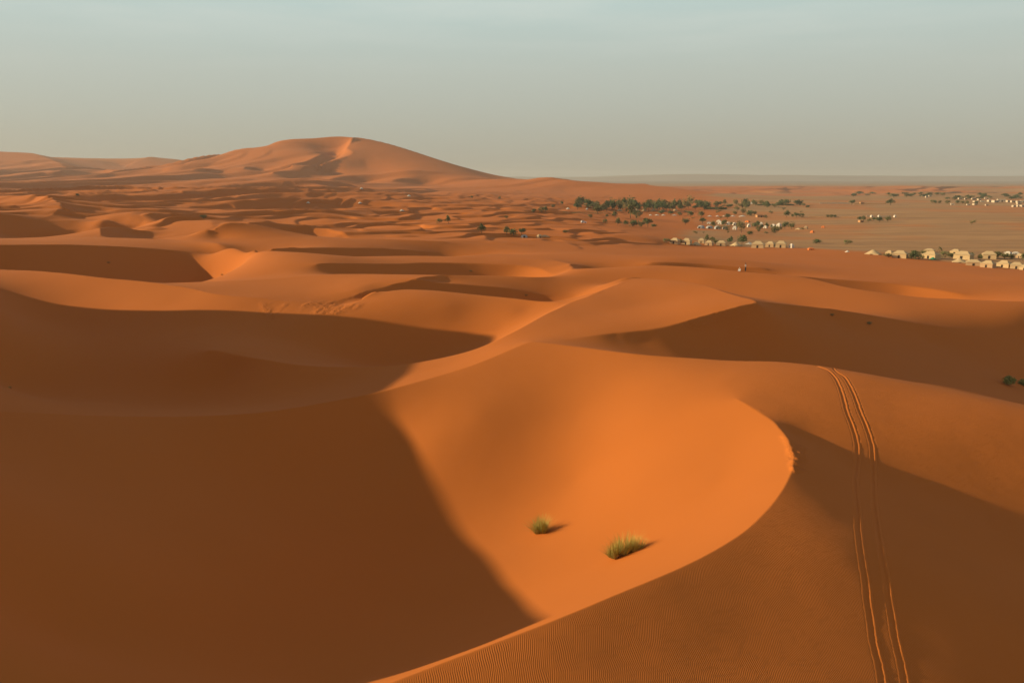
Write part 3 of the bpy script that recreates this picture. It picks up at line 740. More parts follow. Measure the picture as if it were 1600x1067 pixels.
for pr, px, py, w_, h_, lab in (
    (T_grey, 1095.5, 357, 12, 5, 'grey dome tent, leftmost of the middle camp'),
    (T_grey, 1108.5, 357, 11, 4.5, 'grey dome tent, second from the left in the middle camp'),
    (T_grey, 1121, 358, 11, 5.5, 'pale grey dome tent, third from the left in the middle camp'),
    (T_grey, 1133, 358, 9, 5, 'grey dome tent half hidden by a pale bush in the middle camp'),
    (T_white, 1107.5, 350, 6, 3.5, 'small bright white tent above the grey dome tents'),
    (T_white, 1123, 347, 6, 3.5, 'uppermost small white tent of the middle camp'),
    (T_white, 1125, 350.5, 6, 5, 'white tent just below the uppermost small white tent'),
    (T_domew, 1138, 351.5, 6, 5, 'round white tent between two dark trees of the middle camp'),
    (T_domew, 1147.5, 352, 7, 4.5, 'wide white tent right of the round white tent'),
    (T_white, 1148, 359, 6, 6, 'cream tent below the wide white tent, beside a pale tree'),
    (T_domew, 1170, 355, 6, 5.5, 'white tent right of the tallest pale tree of the middle camp'),
    (T_white, 1189, 352, 5, 5, 'pointed white tent above a row of dark trees in the middle camp'),
    (T_white, 1196, 356.5, 6, 4, 'small cream tent between dark trees right of the pointed one'),
    (T_white, 1208, 355.5, 8, 5.5, 'white double tent near the right end of the middle camp'),
    (T_white, 1217, 354.5, 6, 6, 'last white tent at the right end of the middle camp'),
    (T_orange, 1168, 347.5, 7, 3, 'pale orange tent on the red sand above the middle camp'),
    (T_low, 1248, 358.5, 9, 3, 'low pale shelter right of the middle camp trees'),
    (T_beige, 1259, 358, 4.5, 5, 'beige hut at the right end of the middle camp'),
    (T_orange, 1286, 356, 5, 3.2, 'bright orange hut alone on the plain right of the middle camp'),
    (T_orange, 1269, 364, 5, 4, 'orange hut with a long shadow on the plain')):
    tent(pr, px, py, w_, h_, lab, group=G3)
for i, (px, w_) in enumerate(((1016.5, 5), (1026.5, 7), (1036.5, 6), (1053.5, 8), (1109, 7), (1121, 5), (1131, 4.5), (1145, 8), (1160, 10))):
    tent(T_loww, px, 336.8+(1.6 if px > 1100 else 0), w_, 1.9, 'low white flat tent in the line of such tents before the tree belt', 0, 'low white tents in a line')
for px, w_ in ((968, 9), (994, 10), (1007, 8), (1021, 9), (1036, 8), (1055, 8)):
    tent(T_brown, px, 330, w_, 4, 'tan tent close under the dense tree belt', 0, 'tan tents under the tree belt')
for px, py, w_, lab in ((562.5, 318, 6, 'small white tent alone in the dune field below the great dune'), (481.5, 317.5, 5, 'small white tent left of another in the dune field'),
    (628, 329.8, 7, 'tiny pair of white tents by a thin shadow in the dune field'), (565, 295.5, 5, 'pale tent just under the foot of the great dune'), (639, 307, 6, 'pale low camp tent right of the great dune shadow'),
    (887.5, 327, 6, 'pale low tent left of the tree belt'), (917, 327.5, 4, 'white speck of a tent beside the belt')):
    tent(T_loww, px, py, w_, 2.6, lab, 0)
tent(T_grey, 819, 371, 11, 4.5, 'grey dome tent beside three bushy trees among the dunes', 0)
tent(T_beige, 843, 371.5, 8, 5.5, 'small orange lit hut with a dark awning among the dunes', .5)
tent(T_brown, 851, 370, 15, 3.2, 'dark low awning beside the orange lit hut', 0, cat='awning')
G4 = 'white houses of the far village'
for px, py, w_, h_ in ((1443, 307, 5, 2.4), (1448, 309, 4, 2.6), (1453, 307.5, 4, 2.4), (1492, 310.5, 5, 2), (1500, 311.5, 6, 2.2), (1509, 312, 4, 2.2), (1521, 312, 6, 2.2), (1530, 313, 5, 2.2), (1542, 311, 7, 2),
    (1524, 316, 7, 2), (1535, 316, 6, 2.4), (1546, 315.5, 6, 3), (1555, 316.5, 9, 3.6), (1564, 315.5, 11, 4.2), (1575, 316, 5, 3), (1583, 316.5, 7, 3), (1591, 317, 6, 3), (1598, 316.5, 6, 3.2),
    (1488, 320.5, 5, 2.6), (1513, 321, 5, 2.2), (1523, 320.5, 6, 2.6), (1542, 321.5, 5, 2.2), (1584, 323.5, 5, 2.8), (1590.5, 323.2, 5, 3), (1597, 323.5, 6, 3), (1592, 319.5, 6, 2.6)):
    tent(H_white, px, py, w_, h_, 'small white block house in the far village at the right edge', random.uniform(-.3, .3), G4, 'house')
tent(H_earth, 1187.5, 339.5, 12, 3.6, 'low grey green block building on red sand beyond the middle camp', .1, cat='building')
tent(H_earth, 1163, 319.5, 12, 2.6, 'long earth building left of the dark domed one', 0, cat='building')
tent(T_grey, 1177.5, 318.5, 9, 4.4, 'dark domed building far behind the middle camp', 0, cat='building')
tent(H_earth, 1346.5, 319.3, 6, 3.2, 'small dark house against the long pale wall far off', 0, cat='house')
tent(H_earth, 1345, 347.5, 7, 3.4, 'yellow lit hut at the left end of the walled tree garden', .3, cat='hut')
for px in (1361.5, 1373, 1398): tent(T_domew, px, 339.5, 4.2, 3.6, 'white water tank dome above the walled tree garden', 0, 'white domes above the tree garden', 'dome')

# low walls on the plain
def low_wall(px0, px1, py, h_, label, m):
    a, b_ = hit(px0, py), hit(px1, py); n = 14; bm = bmesh.new()
    P_ = [np.array(a)*(1-k/n)+np.array(b_)*(k/n) for k in range(n+1)]
    D = a[1]; H = h_*D/F_PX
    rings = []
    for k, p in enumerate(P_):
        g = float(ground_z(p[0], p[1])); hh = H*(.8+.4*random.random())
        rings.append([bm.verts.new((p[0], p[1]+dy, zz)) for dy, zz in ((-.25, g-.3), (-.25, g+hh), (.25, g+hh), (.25, g-.3))])
    for k in range(n):
        for q in range(4): bm.faces.new((rings[k][q], rings[k+1][q], rings[k+1][(q+1) % 4], rings[k][(q+1) % 4]))
    bm.faces.new(rings[0]); bm.faces.new(rings[-1])
    bmesh.ops.recalc_face_normals(bm, faces=bm.faces)
    return tag(mesh_obj('mud_wall', bm, m), label, 'wall', None, 'thing')
low_wall(1264, 1288, 339.5, 1.2, 'low mud wall left of a row of dark shrubs on the plain', M['earth_wall'])
low_wall(1308, 1338, 340, 1.2, 'low mud wall between dark shrubs and the tree garden', M['earth_wall'])
low_wall(1281, 1328, 318.6, 1.4, 'long pale wall running left from a lone round tree far off', M['white_wall'])
low_wall(1334, 1384, 319.4, 1.3, 'long wall between the lone round tree and the big far tree', M['earth_wall'])
low_wall(1354, 1394, 338.6, 1.0, 'pale wall topping the tree garden under white domes', M['white_wall'])

# ---------------------------------------------------------------- trees
def leaf_crown(n, shape, size, rnd):
    """many small leaf clumps spread through an uneven crown"""
    V = []; F = []
    lobes = [(rnd.uniform(-.28, .28), rnd.uniform(-.28, .28), rnd.uniform(.45, .85), rnd.uniform(.2, .36)) for _ in range(9)]
    while len(F) < n:
        lx, ly, lz, lr = rnd.choice(lobes)
        d = Vector((rnd.gauss(0, 1), rnd.gauss(0, 1), rnd.gauss(0, 1))); d.normalize(); d *= lr*rnd.random()**.4
        x, y, z = lx+d.x, ly+d.y, lz+d.z*.8
        x, y, z = shape(x, y, z)
        if z < .06: continue
        s_ = size*rnd.uniform(.5, 1.3)
        a = Vector((rnd.gauss(0, 1), rnd.gauss(0, 1), rnd.gauss(0, 1))).normalized(); b_ = a.cross(Vector((rnd.gauss(0, 1), rnd.gauss(0, 1), rnd.gauss(0, 1)))).normalized()
        c = Vector((x, y, z)); i = len(V)
        V += [c+a*s_, c+b_*s_*.55, c-a*s_, c-b_*s_*.55]; F.append((i, i+1, i+2, i+3))
    me = bpy.data.meshes.new('crown'); me.from_pydata(V, [], F); return me
def trunk_bm(h, r, rnd, limbs=4):
    bm = bmesh.new()
    def tube(a, b_, r0, r1):
        n = 6; d = (b_-a).normalized(); s_ = d.orthogonal().normalized(); q = d.cross(s_)
        ra = [bm.verts.new(a+(s_*math.cos(k*2*math.pi/n)+q*math.sin(k*2*math.pi/n))*r0) for k in range(n)]
        rb = [bm.verts.new(b_+(s_*math.cos(k*2*math.pi/n)+q*math.sin(k*2*math.pi/n))*r1) for k in range(n)]
        for k in range(n): bm.faces.new((ra[k], ra[(k+1) % n], rb[(k+1) % n], rb[k]))
    top = Vector((rnd.uniform(-.05, .05), rnd.uniform(-.05, .05), h)); tube(Vector((0, 0, -.15)), top, r, r*.6)
    for k in range(limbs):
        a = k*2*math.pi/limbs+rnd.random(); tube(top-Vector((0, 0, .05)), top+Vector((math.cos(a)*.24, math.sin(a)*.24, .28+.2*rnd.random())), r*.5, r*.18)
    return bm
def tree_proto(name, leaf, n, shape, size, trunk, seed):
    rnd = random.Random(seed); r = empty(name)
    c = link(bpy.data.objects.new('crown', leaf_crown(n, shape, size, rnd))); c.parent = r; c.data.materials.append(M[leaf])
    mesh_obj('trunk', trunk_bm(*trunk, rnd), M['bark'], r, True)
    return proto(r)
ROUND = [tree_proto('tree', l, 420, lambda x, y, z: (x, y, z), .075, (.4, .035), 100+i) for i, l in enumerate(('leaf_dark', 'leaf_olive', 'leaf_dark'))]
TALL = [tree_proto('tree', l, 420, lambda x, y, z: (x*(1.15-.5*z), y*(1.15-.5*z), z*1.05-.05), .07, (.35, .035), 200+i) for i, l in enumerate(('leaf_dark', 'leaf_olive'))]
PALE = [tree_proto('tree', 'leaf_pale', 260, lambda x, y, z: (x*1.1, y*1.1, z), .07, (.4, .03), 300)]
BUSH = [tree_proto('bush', l, 420, lambda x, y, z: (x*1.1, y*1.1, max(z-.3, .07)*1.25), .08, (.15, .03), 400+i) for i, l in enumerate(('leaf_olive', 'leaf_dark', 'leaf_pale'))]
def palm_proto():
    r = empty('palm_tree'); V = []; F = []; rnd = random.Random(9)
    for k in range(34):
        a = k*2.4; el = rnd.uniform(-.5, 1.2); pr_ = None
        for s_ in range(6):
            t_ = s_/5; rr_ = .42*t_*math.cos(el*.6); zz = .78+.42*t_*math.sin(el)-.22*t_*t_
            wv_ = .05*(1-t_*.8); c = Vector((math.cos(a)*rr_, math.sin(a)*rr_, zz)); q = Vector((-math.sin(a), math.cos(a), 0))*wv_
            i = len(V); V += [c-q, c+q]
            if pr_ is not None: F.append((pr_, pr_+1, i+1, i))
            pr_ = i
    me = bpy.data.meshes.new('crown'); me.from_pydata(V, [], F); me.materials.append(M['leaf_olive'])
    c = link(bpy.data.objects.new('crown', me)); c.parent = r
    mesh_obj('trunk', trunk_bm(.78, .03, rnd, 0), M['bark'], r, True)
    return proto(r)
PALM = palm_proto()
NTREE = [0]
def tree(kind, px, py, w_, h_, label, group=None, cat=None):
    pool = {'r': ROUND, 't': TALL, 'p': PALE, 'b': BUSH}.get(kind)
    pr = PALM if kind == 'P' else pool[NTREE[0] % len(pool)]; NTREE[0] += 1
    return place(pr, px, py, w_*1.15, h_*1.15, .95 if kind != 't' else .85, 1.0 if kind != 'b' else .75, random.uniform(0, 6), label, cat or {'b': 'bush', 'P': 'palm tree'}.get(kind, 'tree'), group, sink=.0)
GB = 'trees of the dense belt below the far dunes'
rnd = random.Random(77)
for k in range(70):                                  # the belt reads as one row: nothing tells its inner trees apart
    px = 899+k*3.0+rnd.uniform(-3, 3); dens = 1 if 945 < px < 1085 else .72
    tree(rnd.choice('rrttrp'), px, 327.5+rnd.uniform(-4.5, 3.5)-(3.0 if px < 940 else 0)-(3 if px > 1075 else 0), rnd.uniform(6, 13), rnd.choice((7, 9, 11, 13, 15))*rnd.uniform(.9, 1.1)*dens, 'dark green tree in the dense tree belt below the far dunes', GB)
for k in range(30):
    px = rnd.uniform(1088, 1235); tree(rnd.choice('rtpb'), px, 321.5+rnd.uniform(-2, 3.5), rnd.uniform(5, 10), rnd.uniform(4, 8.5), 'small green tree in the loose line right of the dense belt', 'loose line of trees right of the belt')
for a in (('r', 933.5, 334.5, 17, 12.5, 'broad dark tree standing alone left of the dense belt'), ('b', 834, 332, 9, 4.5, 'dark bush, left of a pair of bushes by a small palm'), ('b', 846, 331.5, 7, 5.5, 'middle dark bush next to a small upright tree'),
    ('t', 852, 331.5, 7, 8.5, 'small upright tree right of two dark bushes'), ('b', 864, 324.5, 6, 4, 'small dark bush up the slope from three others'), ('r', 878, 320, 5, 4.5, 'small dark tree at the left start of the belt'),
    ('t', 902.5, 327.5, 12, 10, 'leafy tree low at the left part of the belt'), ('t', 985, 341, 14, 22, 'tallest tree, dropping below the belt toward the camera'), ('b', 995, 341, 12, 8.5, 'rounded green bush at the foot of the tallest belt tree'),
    ('t', 961, 340, 9, 9, 'thin pale tree left of the tallest belt tree'), ('b', 923, 341, 6, 5, 'lone brown bush above the white car'), ('b', 945.5, 350, 5, 5.5, 'lone small bush right of the white car'), ('b', 948, 339, 5, 3, 'tiny pale bush in open sand below the belt'),
    ('t', 965, 352.5, 9, 11, 'pointed tree at the left end of the lower hedge'), ('r', 978, 352.5, 8, 7, 'small round tree second in the lower hedge'), ('b', 990, 354, 13, 7.5, 'low spreading bush in the middle of the lower hedge'),
    ('r', 1012.5, 354.5, 14, 12.5, 'big dark tree at the right end of the lower hedge'), ('b', 1002, 354.5, 9, 5.5, 'low dark bush left of the big hedge tree'), ('b', 1021, 355, 10, 3.5, 'flat dark scrub right of the big hedge tree'),
    ('r', 1032.5, 336, 9, 6.5, 'round dark bush left of another among low white tents'), ('r', 1048, 336, 9, 6, 'round dark bush right of another among low white tents'), ('r', 1070.5, 351.5, 11.5, 9.5, 'round dark tree alone on an orange dune face'),
    ('b', 1062, 337, 8, 4.5, 'pale bush right of the low white tents'), ('r', 1079, 338.5, 10, 7.5, 'bushy tree left of a darker one below the belt'), ('r', 1095.5, 340, 12, 9, 'dark tree below the right end of the belt'), ('r', 1098, 349.5, 11, 8.5, 'dark conical tree above the grey dome tents'),
    ('r', 1136.5, 342, 9, 7, 'dark round tree between low white tents'), ('t', 1131.5, 321, 7, 8.5, 'tall dark tree standing above the right end of the belt'), ('p', 1152, 331, 10, 8, 'pale tree on the plain right of the belt'), ('p', 1161, 337, 8, 11, 'thin brown tree left of a green bush'),
    ('b', 1172, 338, 9.5, 7, 'green bush left of the low block building'), ('p', 1205, 335, 9, 5, 'pale scrubby tree right of the low block building'), ('t', 1229, 339.5, 9, 10, 'dark tree with a pointed top on the plain'), ('t', 1238, 340, 4.5, 5, 'slim dark tree between two wider ones'),
    ('r', 1244.5, 340.3, 7.5, 7.5, 'round dark tree right of the slim one'), ('b', 1252, 340, 8, 4.8, 'low dark bush at the right end of its row'), ('b', 1250, 321, 18, 6.5, 'wide dark thicket far off on the plain'), ('r', 1330.5, 320.4, 8.5, 7.5, 'lone round tree on the long far wall'),
    ('t', 1391, 320.6, 13, 9, 'big far tree at the right end of the long wall'), ('p', 1518.5, 352, 8, 7.5, 'lone scruffy tree on the open brown plain'), ('r', 1343, 345.5, 7, 6.5, 'tree at the left of the walled tree garden'), ('t', 1349, 346, 7, 8, 'second tree from the left of the walled garden'),
    ('p', 1357, 347.5, 9, 5.5, 'pale bush low in the walled garden'), ('r', 1365, 345.5, 7, 5.5, 'small tree in the middle of the walled garden'), ('r', 1374, 347, 11, 7, 'broad tree right of the middle of the walled garden'), ('r', 1387, 346.5, 11, 7.5, 'dark tree at the right end of the walled garden'),
    ('b', 1293, 340, 6, 3.5, 'small dark shrub left of a pair by the mud wall'), ('b', 1299, 340.3, 6, 3.5, 'small dark shrub right of another by the mud wall'), ('b', 1305, 339.8, 5, 3, 'tiny shrub at the right of the mud wall gap'),
    ('t', 1113.5, 355.5, 8, 9, 'dark tree behind the second grey dome tent'), ('r', 1131, 353, 8, 8.5, 'dark tree left of the round white tent'), ('t', 1142.5, 352.5, 5, 5, 'small dark tree between the round and the wide white tent'), ('p', 1135, 360, 13, 7, 'pale bush hiding the fourth grey dome tent'),
    ('p', 1158, 363.5, 15, 16.5, 'tallest pale tree of the middle camp'), ('t', 1181, 358, 11, 12, 'dark leafy tree in the right half of the middle camp'), ('t', 1190.5, 358, 7, 7, 'dark tree below the pointed white tent'), ('t', 1198.5, 356.5, 5, 8, 'slim dark tree between cream tents'),
    ('t', 1205, 357.5, 5, 6, 'slim dark tree left of the white double tent'), ('b', 1211, 364.5, 13, 9, 'bush in front of the last white tents of the middle camp'), ('r', 1226.5, 357.5, 11, 9.5, 'olive round tree right of the last white tent'), ('r', 1236.5, 358.5, 10, 9.5, 'dark round tree beside the olive one'),
    ('t', 1104, 378.5, 7, 11, 'tall dark tree behind the small beige tent'), ('b', 1113, 377.5, 9, 5, 'dark bush behind the near tent row'), ('r', 1117.5, 382, 8, 7, 'dark tree between two beige tents'), ('t', 1140.5, 382, 8, 12, 'upright dark tree in the near tent row'),
    ('r', 1159.5, 382, 14, 13, 'broad green tree over the low cream tent'), ('t', 1211.5, 385, 5, 5.5, 'small dark shrub between two cream tents'), ('b', 1063.5, 381, 5, 6, 'dark shrub between the first two tents'), ('b', 1041, 379, 9, 4.5, 'dull bush left of the first near tent'),
    ('b', 1275, 380.5, 15, 5, 'black scrub right of the near tent row'), ('t', 1275, 379, 4, 5, 'dark upright stem over the black scrub'), ('b', 1324, 382, 10, 5, 'brown scrub by an old camp fire place on the plain'),
    ('b', 1424, 404.5, 17, 7.5, 'dark purple brown bush right of the big bright tent'), ('r', 1430, 400.5, 14, 8.5, 'olive tree rising behind the dark bushes'), ('b', 1436, 405.5, 16, 6, 'dark bush between the two big bright tents'), ('r', 1442, 399, 9, 7, 'small olive tree left of the tent with the green canopy'),
    ('P', 1468, 401, 9, 15, 'single palm rising between the big tents'), ('b', 1476, 402.5, 12, 7, 'green bush at the foot of the palm'), ('b', 1487, 402.5, 11, 5.5, 'dark bush right of the palm'), ('t', 1531, 407, 8, 9, 'olive tree between two tents of the right camp'),
    ('b', 1558, 403.5, 9, 7.5, 'dark blue green bush beside the open fronted tent'), ('r', 1569, 405, 14, 9, 'green bush mass behind the striped tent'), ('b', 1580, 405, 10, 6, 'green bush right of the bush mass'), ('t', 1598, 408, 8, 12, 'green tree at the right edge above the tents'),
    ('b', 1517, 402.5, 6, 6, 'dark scrub right of the tallest tent'), ('b', 1388, 402.5, 12, 5, 'dull bush below the small boxy tent'), ('b', 686.5, 349.3, 7, 5.5, 'small dark bush left of a tall narrow tree among the dunes'), ('t', 700.5, 349.6, 8, 12, 'tall narrow tree among the dunes'),
    ('t', 752.5, 364.3, 12, 13.5, 'lone pointed dark tree on the dune slope'), ('t', 792, 367, 11.5, 12, 'leftmost of three bushy trees by the grey dome tent'), ('b', 803, 368, 14, 8, 'low middle bush of three by the grey dome tent'), ('r', 815, 367, 12, 9.5, 'rightmost of three bushy trees by the grey dome tent'),
    ('b', 318, 341.3, 8, 4, 'small dark scrub on a dune crest left of centre'), ('b', 738, 309.5, 5, 2.6, 'tiny dark scrub, left of another, below the far dunes'), ('b', 780.5, 311, 5, 3, 'tiny dark scrub, right of another, below the far dunes'), ('b', 791, 341.3, 5, 3, 'small dark scrub on sand right of a thin shadow'),
    ('b', 122, 306, 6, 2.6, 'tiny dark scrub in the left dune field'), ('b', 883, 364.5, 9, 4, 'dark scrub tuft on the sand right of the hut')):
    tree(*a)
for k in range(34):
    tree(rnd.choice('ppb'), rnd.uniform(1060, 1262), rnd.choice((322, 326, 331, 334, 343, 361, 366))+rnd.uniform(-2, 2), rnd.uniform(4, 9), rnd.uniform(2.5, 6), 'pale scrub scattered over the sand around the middle camp', 'pale scrub around the camps', 'scrub')
GF = 'far hazy trees on the edge of the plain'
for k in range(44):
    px = rnd.uniform(1420, 1600) if k < 32 else rnd.uniform(1330, 1425)
    tree(rnd.choice('rrt'), px, (305.5 if px < 1480 else 309)+rnd.uniform(-2.5, 3.5), rnd.uniform(6, 14), rnd.uniform(2.5, 5.5), 'hazy dark tree on the far edge of the plain', GF)
for px, py in ((1457, 317.5), (1462, 318), (1468, 318), (1480.5, 318.5), (1496, 318), (1504, 318.5), (1511, 319), (1526, 319.5)):
    tree('b', px, py, 6, 3.6, 'dark bush in the line of bushes before the far village', 'bushes before the far village')
def hedge(px0, px1, py, h_, label):
    rnd_ = random.Random(int(px0)); a, b_ = hit(px0, py), hit(px1, py); D = a[1]; H = h_*D/F_PX; V = []; F = []
    for k in range(700):
        f = rnd_.random(); c = Vector(a)*(1-f)+Vector(b_)*f; c.y += rnd_.uniform(-3, 3); c.z = float(ground_z(c.x, c.y))+rnd_.random()*H*(.5+.5*rnd_.random())
        s_ = H*.35; p, q = (Vector((rnd_.gauss(0, 1), rnd_.gauss(0, 1), rnd_.gauss(0, 1))).normalized()*s_ for _ in range(2)); i = len(V)
        V += [c+p, c+q, c-p, c-q]; F.append((i, i+1, i+2, i+3))
    me = bpy.data.meshes.new('hedge'); me.from_pydata(V, [], F); me.materials.append(M['leaf_dark'])
    return tag(link(bpy.data.objects.new('hedge', me)), label, 'hedge')
hedge(1182, 1240, 321, 2.2, 'long low green hedge line far behind the middle camp')
hedge(880, 945, 332, 1.3, 'thin low hedge in the sand left of the broad dark tree')
hedge(1100, 1135, 327, 3.0, 'thin hedge closing the right end of the tree belt')

# ---------------------------------------------------------------- white car
def car():
    r = empty('car')
    prof = [(-2.2,.35),(-2.2,.95),(-2.1,1.05),(-1.95,1.78),(.25,1.82),(.85,1.12),(2.05,.98),(2.2,.8),(2.2,.35)]
    bm = bmesh.new(); A = [bm.verts.new((x, -.88 if z < 1.2 else -.74, z)) for x, z in prof]; B = [bm.verts.new((x, .88 if z < 1.2 else .74, z)) for x, z in prof]
    n = len(prof); bm.faces.new(A); bm.faces.new(B[::-1])
    for k in range(n): bm.faces.new((A[k], B[k], B[(k+1) % n], A[(k+1) % n]))
    bmesh.ops.recalc_face_normals(bm, faces=bm.faces); mesh_obj('body', bm, M['car_white'], r)
    for s_ in (-1, 1):
        mesh_obj('window', faces_bm([(-1.85, s_*.875, 1.12), (.62, s_*.875, 1.14), (.2, s_*.765, 1.7), (-1.78, s_*.765, 1.68)], [(0, 1, 2, 3)]), M['glass_dark'], r)
        mesh_obj('headlight', boxes((2.15, 2.23, s_*.68-.14, s_*.68+.14, .72, .88)), M['lamp_glass'], r)
        for x in (-1.35, 1.4):
            w_ = empty('wheel'); w_.parent = r; w_.location = (x, s_*.8, .36)
            for nm, rad, wd, mm in (('tyre', .36, .24, 'rubber'), ('rim', .21, .27, 'metal_grey')):
                b2 = bmesh.new(); bmesh.ops.create_cone(b2, cap_ends=True, segments=20, radius1=rad, radius2=rad, depth=wd, matrix=Matrix.Rotation(math.pi/2, 4, 'X')); mesh_obj(nm, b2, M[mm], w_)
    mesh_obj('windscreen', faces_bm([(.30, -.70, 1.74), (.30, .70, 1.74), (.82, .80, 1.17), (.82, -.80, 1.17)], [(0, 1, 2, 3)]).copy() if False else faces_bm([(.315, -.70, 1.77), (.315, .70, 1.77), (.875, .80, 1.14), (.875, -.80, 1.14)], [(0, 1, 2, 3)]), M['glass_dark'], r)
    return proto(r)
CAR = car()
o = place(CAR, 912, 348.8, 8.5, 3.9, 4.4, 1.82, .12, 'white car driving across open sand below the tree belt', 'car', sink=0)

# ---------------------------------------------------------------- people
def skin_body(name, joints, bones, m, parent=None, sub=1):
    me = bpy.data.meshes.new(name); me.from_pydata([j[:3] for j in joints], bones, []); me.materials.append(m)
    o = link(bpy.data.objects.new(name, me)); sk = o.modifiers.new('Skin', 'SKIN')
    for v, j in zip(me.skin_vertices[0].data, joints): v.radius = (j[3], j[4] if len(j) > 4 else j[3])
    me.skin_vertices[0].data[0].use_root = True
    sb = o.modifiers.new('Sub', 'SUBSURF'); sb.levels = sub; sb.render_levels = sub
    if parent: o.parent = parent
    return o
def person(sitting):
    r = empty('person')
    if not sitting:
        J = [(0,0,.95,.13,.10),(0,0,1.15,.13,.09),(0,0,1.38,.16,.10),(0,0,1.50,.055),(0,.0,1.60,.075,.085),(0,0,1.70,.07,.08),
             (-.2,0,1.40,.05),(-.27,.02,1.13,.04),(-.25,-.06,.90,.032),(-.25,-.08,.80,.028,.02),(.2,0,1.40,.05),(.30,.0,1.15,.04),(.30,-.08,.93,.032),(.30,-.1,.83,.028,.02),
             (-.10,0,.88,.085),(-.12,0,.48,.058),(-.13,.02,.08,.042),(-.14,-.12,.04,.04,.03),(.10,0,.88,.085),(.13,-.04,.48,.058),(.15,.02,.08,.042),(.16,-.12,.04,.04,.03)]
        Bn = [(0,1),(1,2),(2,3),(3,4),(4,5),(2,6),(6,7),(7,8),(8,9),(2,10),(10,11),(11,12),(12,13),(0,14),(14,15),(15,16),(16,17),(0,18),(18,19),(19,20),(20,21)]
        skin_body('body', J, Bn, M['skin'], r)
        skin_body('shirt', [(0,0,.98,.165,.125),(0,0,1.2,.165,.12),(0,0,1.40,.185,.12),(-.2,0,1.41,.075),(-.26,.02,1.2,.06),(.2,0,1.41,.075),(.285,.0,1.2,.06)], [(0,1),(1,2),(2,3),(3,4),(2,5),(5,6)], M['white_cloth'], r)
        skin_body('trousers', [(0,0,.96,.16,.12),(-.10,0,.86,.105),(-.12,0,.48,.08),(-.13,.02,.13,.062),(.10,0,.86,.105),(.13,-.04,.48,.08),(.15,.02,.13,.062)], [(0,1),(1,2),(2,3),(0,4),(4,5),(5,6)], M['dark_cloth'], r)
        hz_ = 1.69
    else:
        J = [(0,0,.16,.14,.12),(0,.04,.38,.13,.1),(0,.02,.60,.16,.1),(0,0,.71,.055),(0,-.02,.81,.075,.085),(0,-.02,.91,.07,.08),
             (-.2,0,.62,.05),(-.28,-.1,.40,.04),(-.16,-.32,.36,.032),(-.1,-.4,.36,.028,.02),(.2,0,.62,.05),(.28,-.1,.40,.04),(.16,-.32,.36,.032),(.1,-.4,.36,.028,.02),
             (-.12,-.06,.14,.09),(-.2,-.42,.40,.06),(-.16,-.62,.06,.042),(-.16,-.74,.04,.04,.03),(.12,-.06,.14,.09),(.2,-.42,.40,.06),(.16,-.62,.06,.042),(.16,-.74,.04,.04,.03)]
        Bn = [(0,1),(1,2),(2,3),(3,4),(4,5),(2,6),(6,7),(7,8),(8,9),(2,10),(10,11),(11,12),(12,13),(0,14),(14,15),(15,16),(16,17),(0,18),(18,19),(19,20),(20,21)]
        skin_body('body', J, Bn, M['skin'], r)
        skin_body('robe', [(0,0,.18,.2,.17),(0,.04,.38,.18,.14),(0,.02,.62,.19,.12),(-.2,0,.63,.08),(-.28,-.1,.42,.065),(.2,0,.63,.08),(.28,-.1,.42,.065),(-.14,-.1,.18,.13),(-.2,-.42,.40,.09),(-.17,-.58,.12,.075),(.14,-.1,.18,.13),(.2,-.42,.40,.09),(.17,-.58,.12,.075)],
                  [(0,1),(1,2),(2,3),(3,4),(2,5),(5,6),(0,7),(7,8),(8,9),(0,10),(10,11),(11,12)], M['white_cloth'], r)
        hz_ = .90
    bm = bmesh.new(); bmesh.ops.create_uvsphere(bm, u_segments=12, v_segments=8, radius=.105); bmesh.ops.translate(bm, vec=(0, .012-(.02 if sitting else 0), hz_+.02), verts=bm.verts)
    bmesh.ops.delete(bm, geom=[f for f in bm.faces if f.calc_center_median().z < hz_-.01 and f.calc_center_median().y < .03], context='FACES')
    mesh_obj('hair' if not sitting else 'head_scarf', bm, M['dark_cloth'] if not sitting else M['white_cloth'], r, True)
    return r
def stand(o, px, py, h_, true_h, rz, label):
    X, Y, z = hit(px, py); D = Y*CP-z*SP; o.location = (X, Y, z-.02); s_ = h_*D/F_PX/true_h; o.scale = (s_,)*3; o.rotation_euler = (0, 0, rz); tag(o, label, 'person')
stand(person(False), 1164.5, 424.6, 13.5, 1.76, .9, 'person in a white shirt and dark trousers standing on the dune crest')
stand(person(True), 1155.5, 424.4, 6.5, 1.0, -.5, 'person in white sitting on the dune crest beside a standing one')

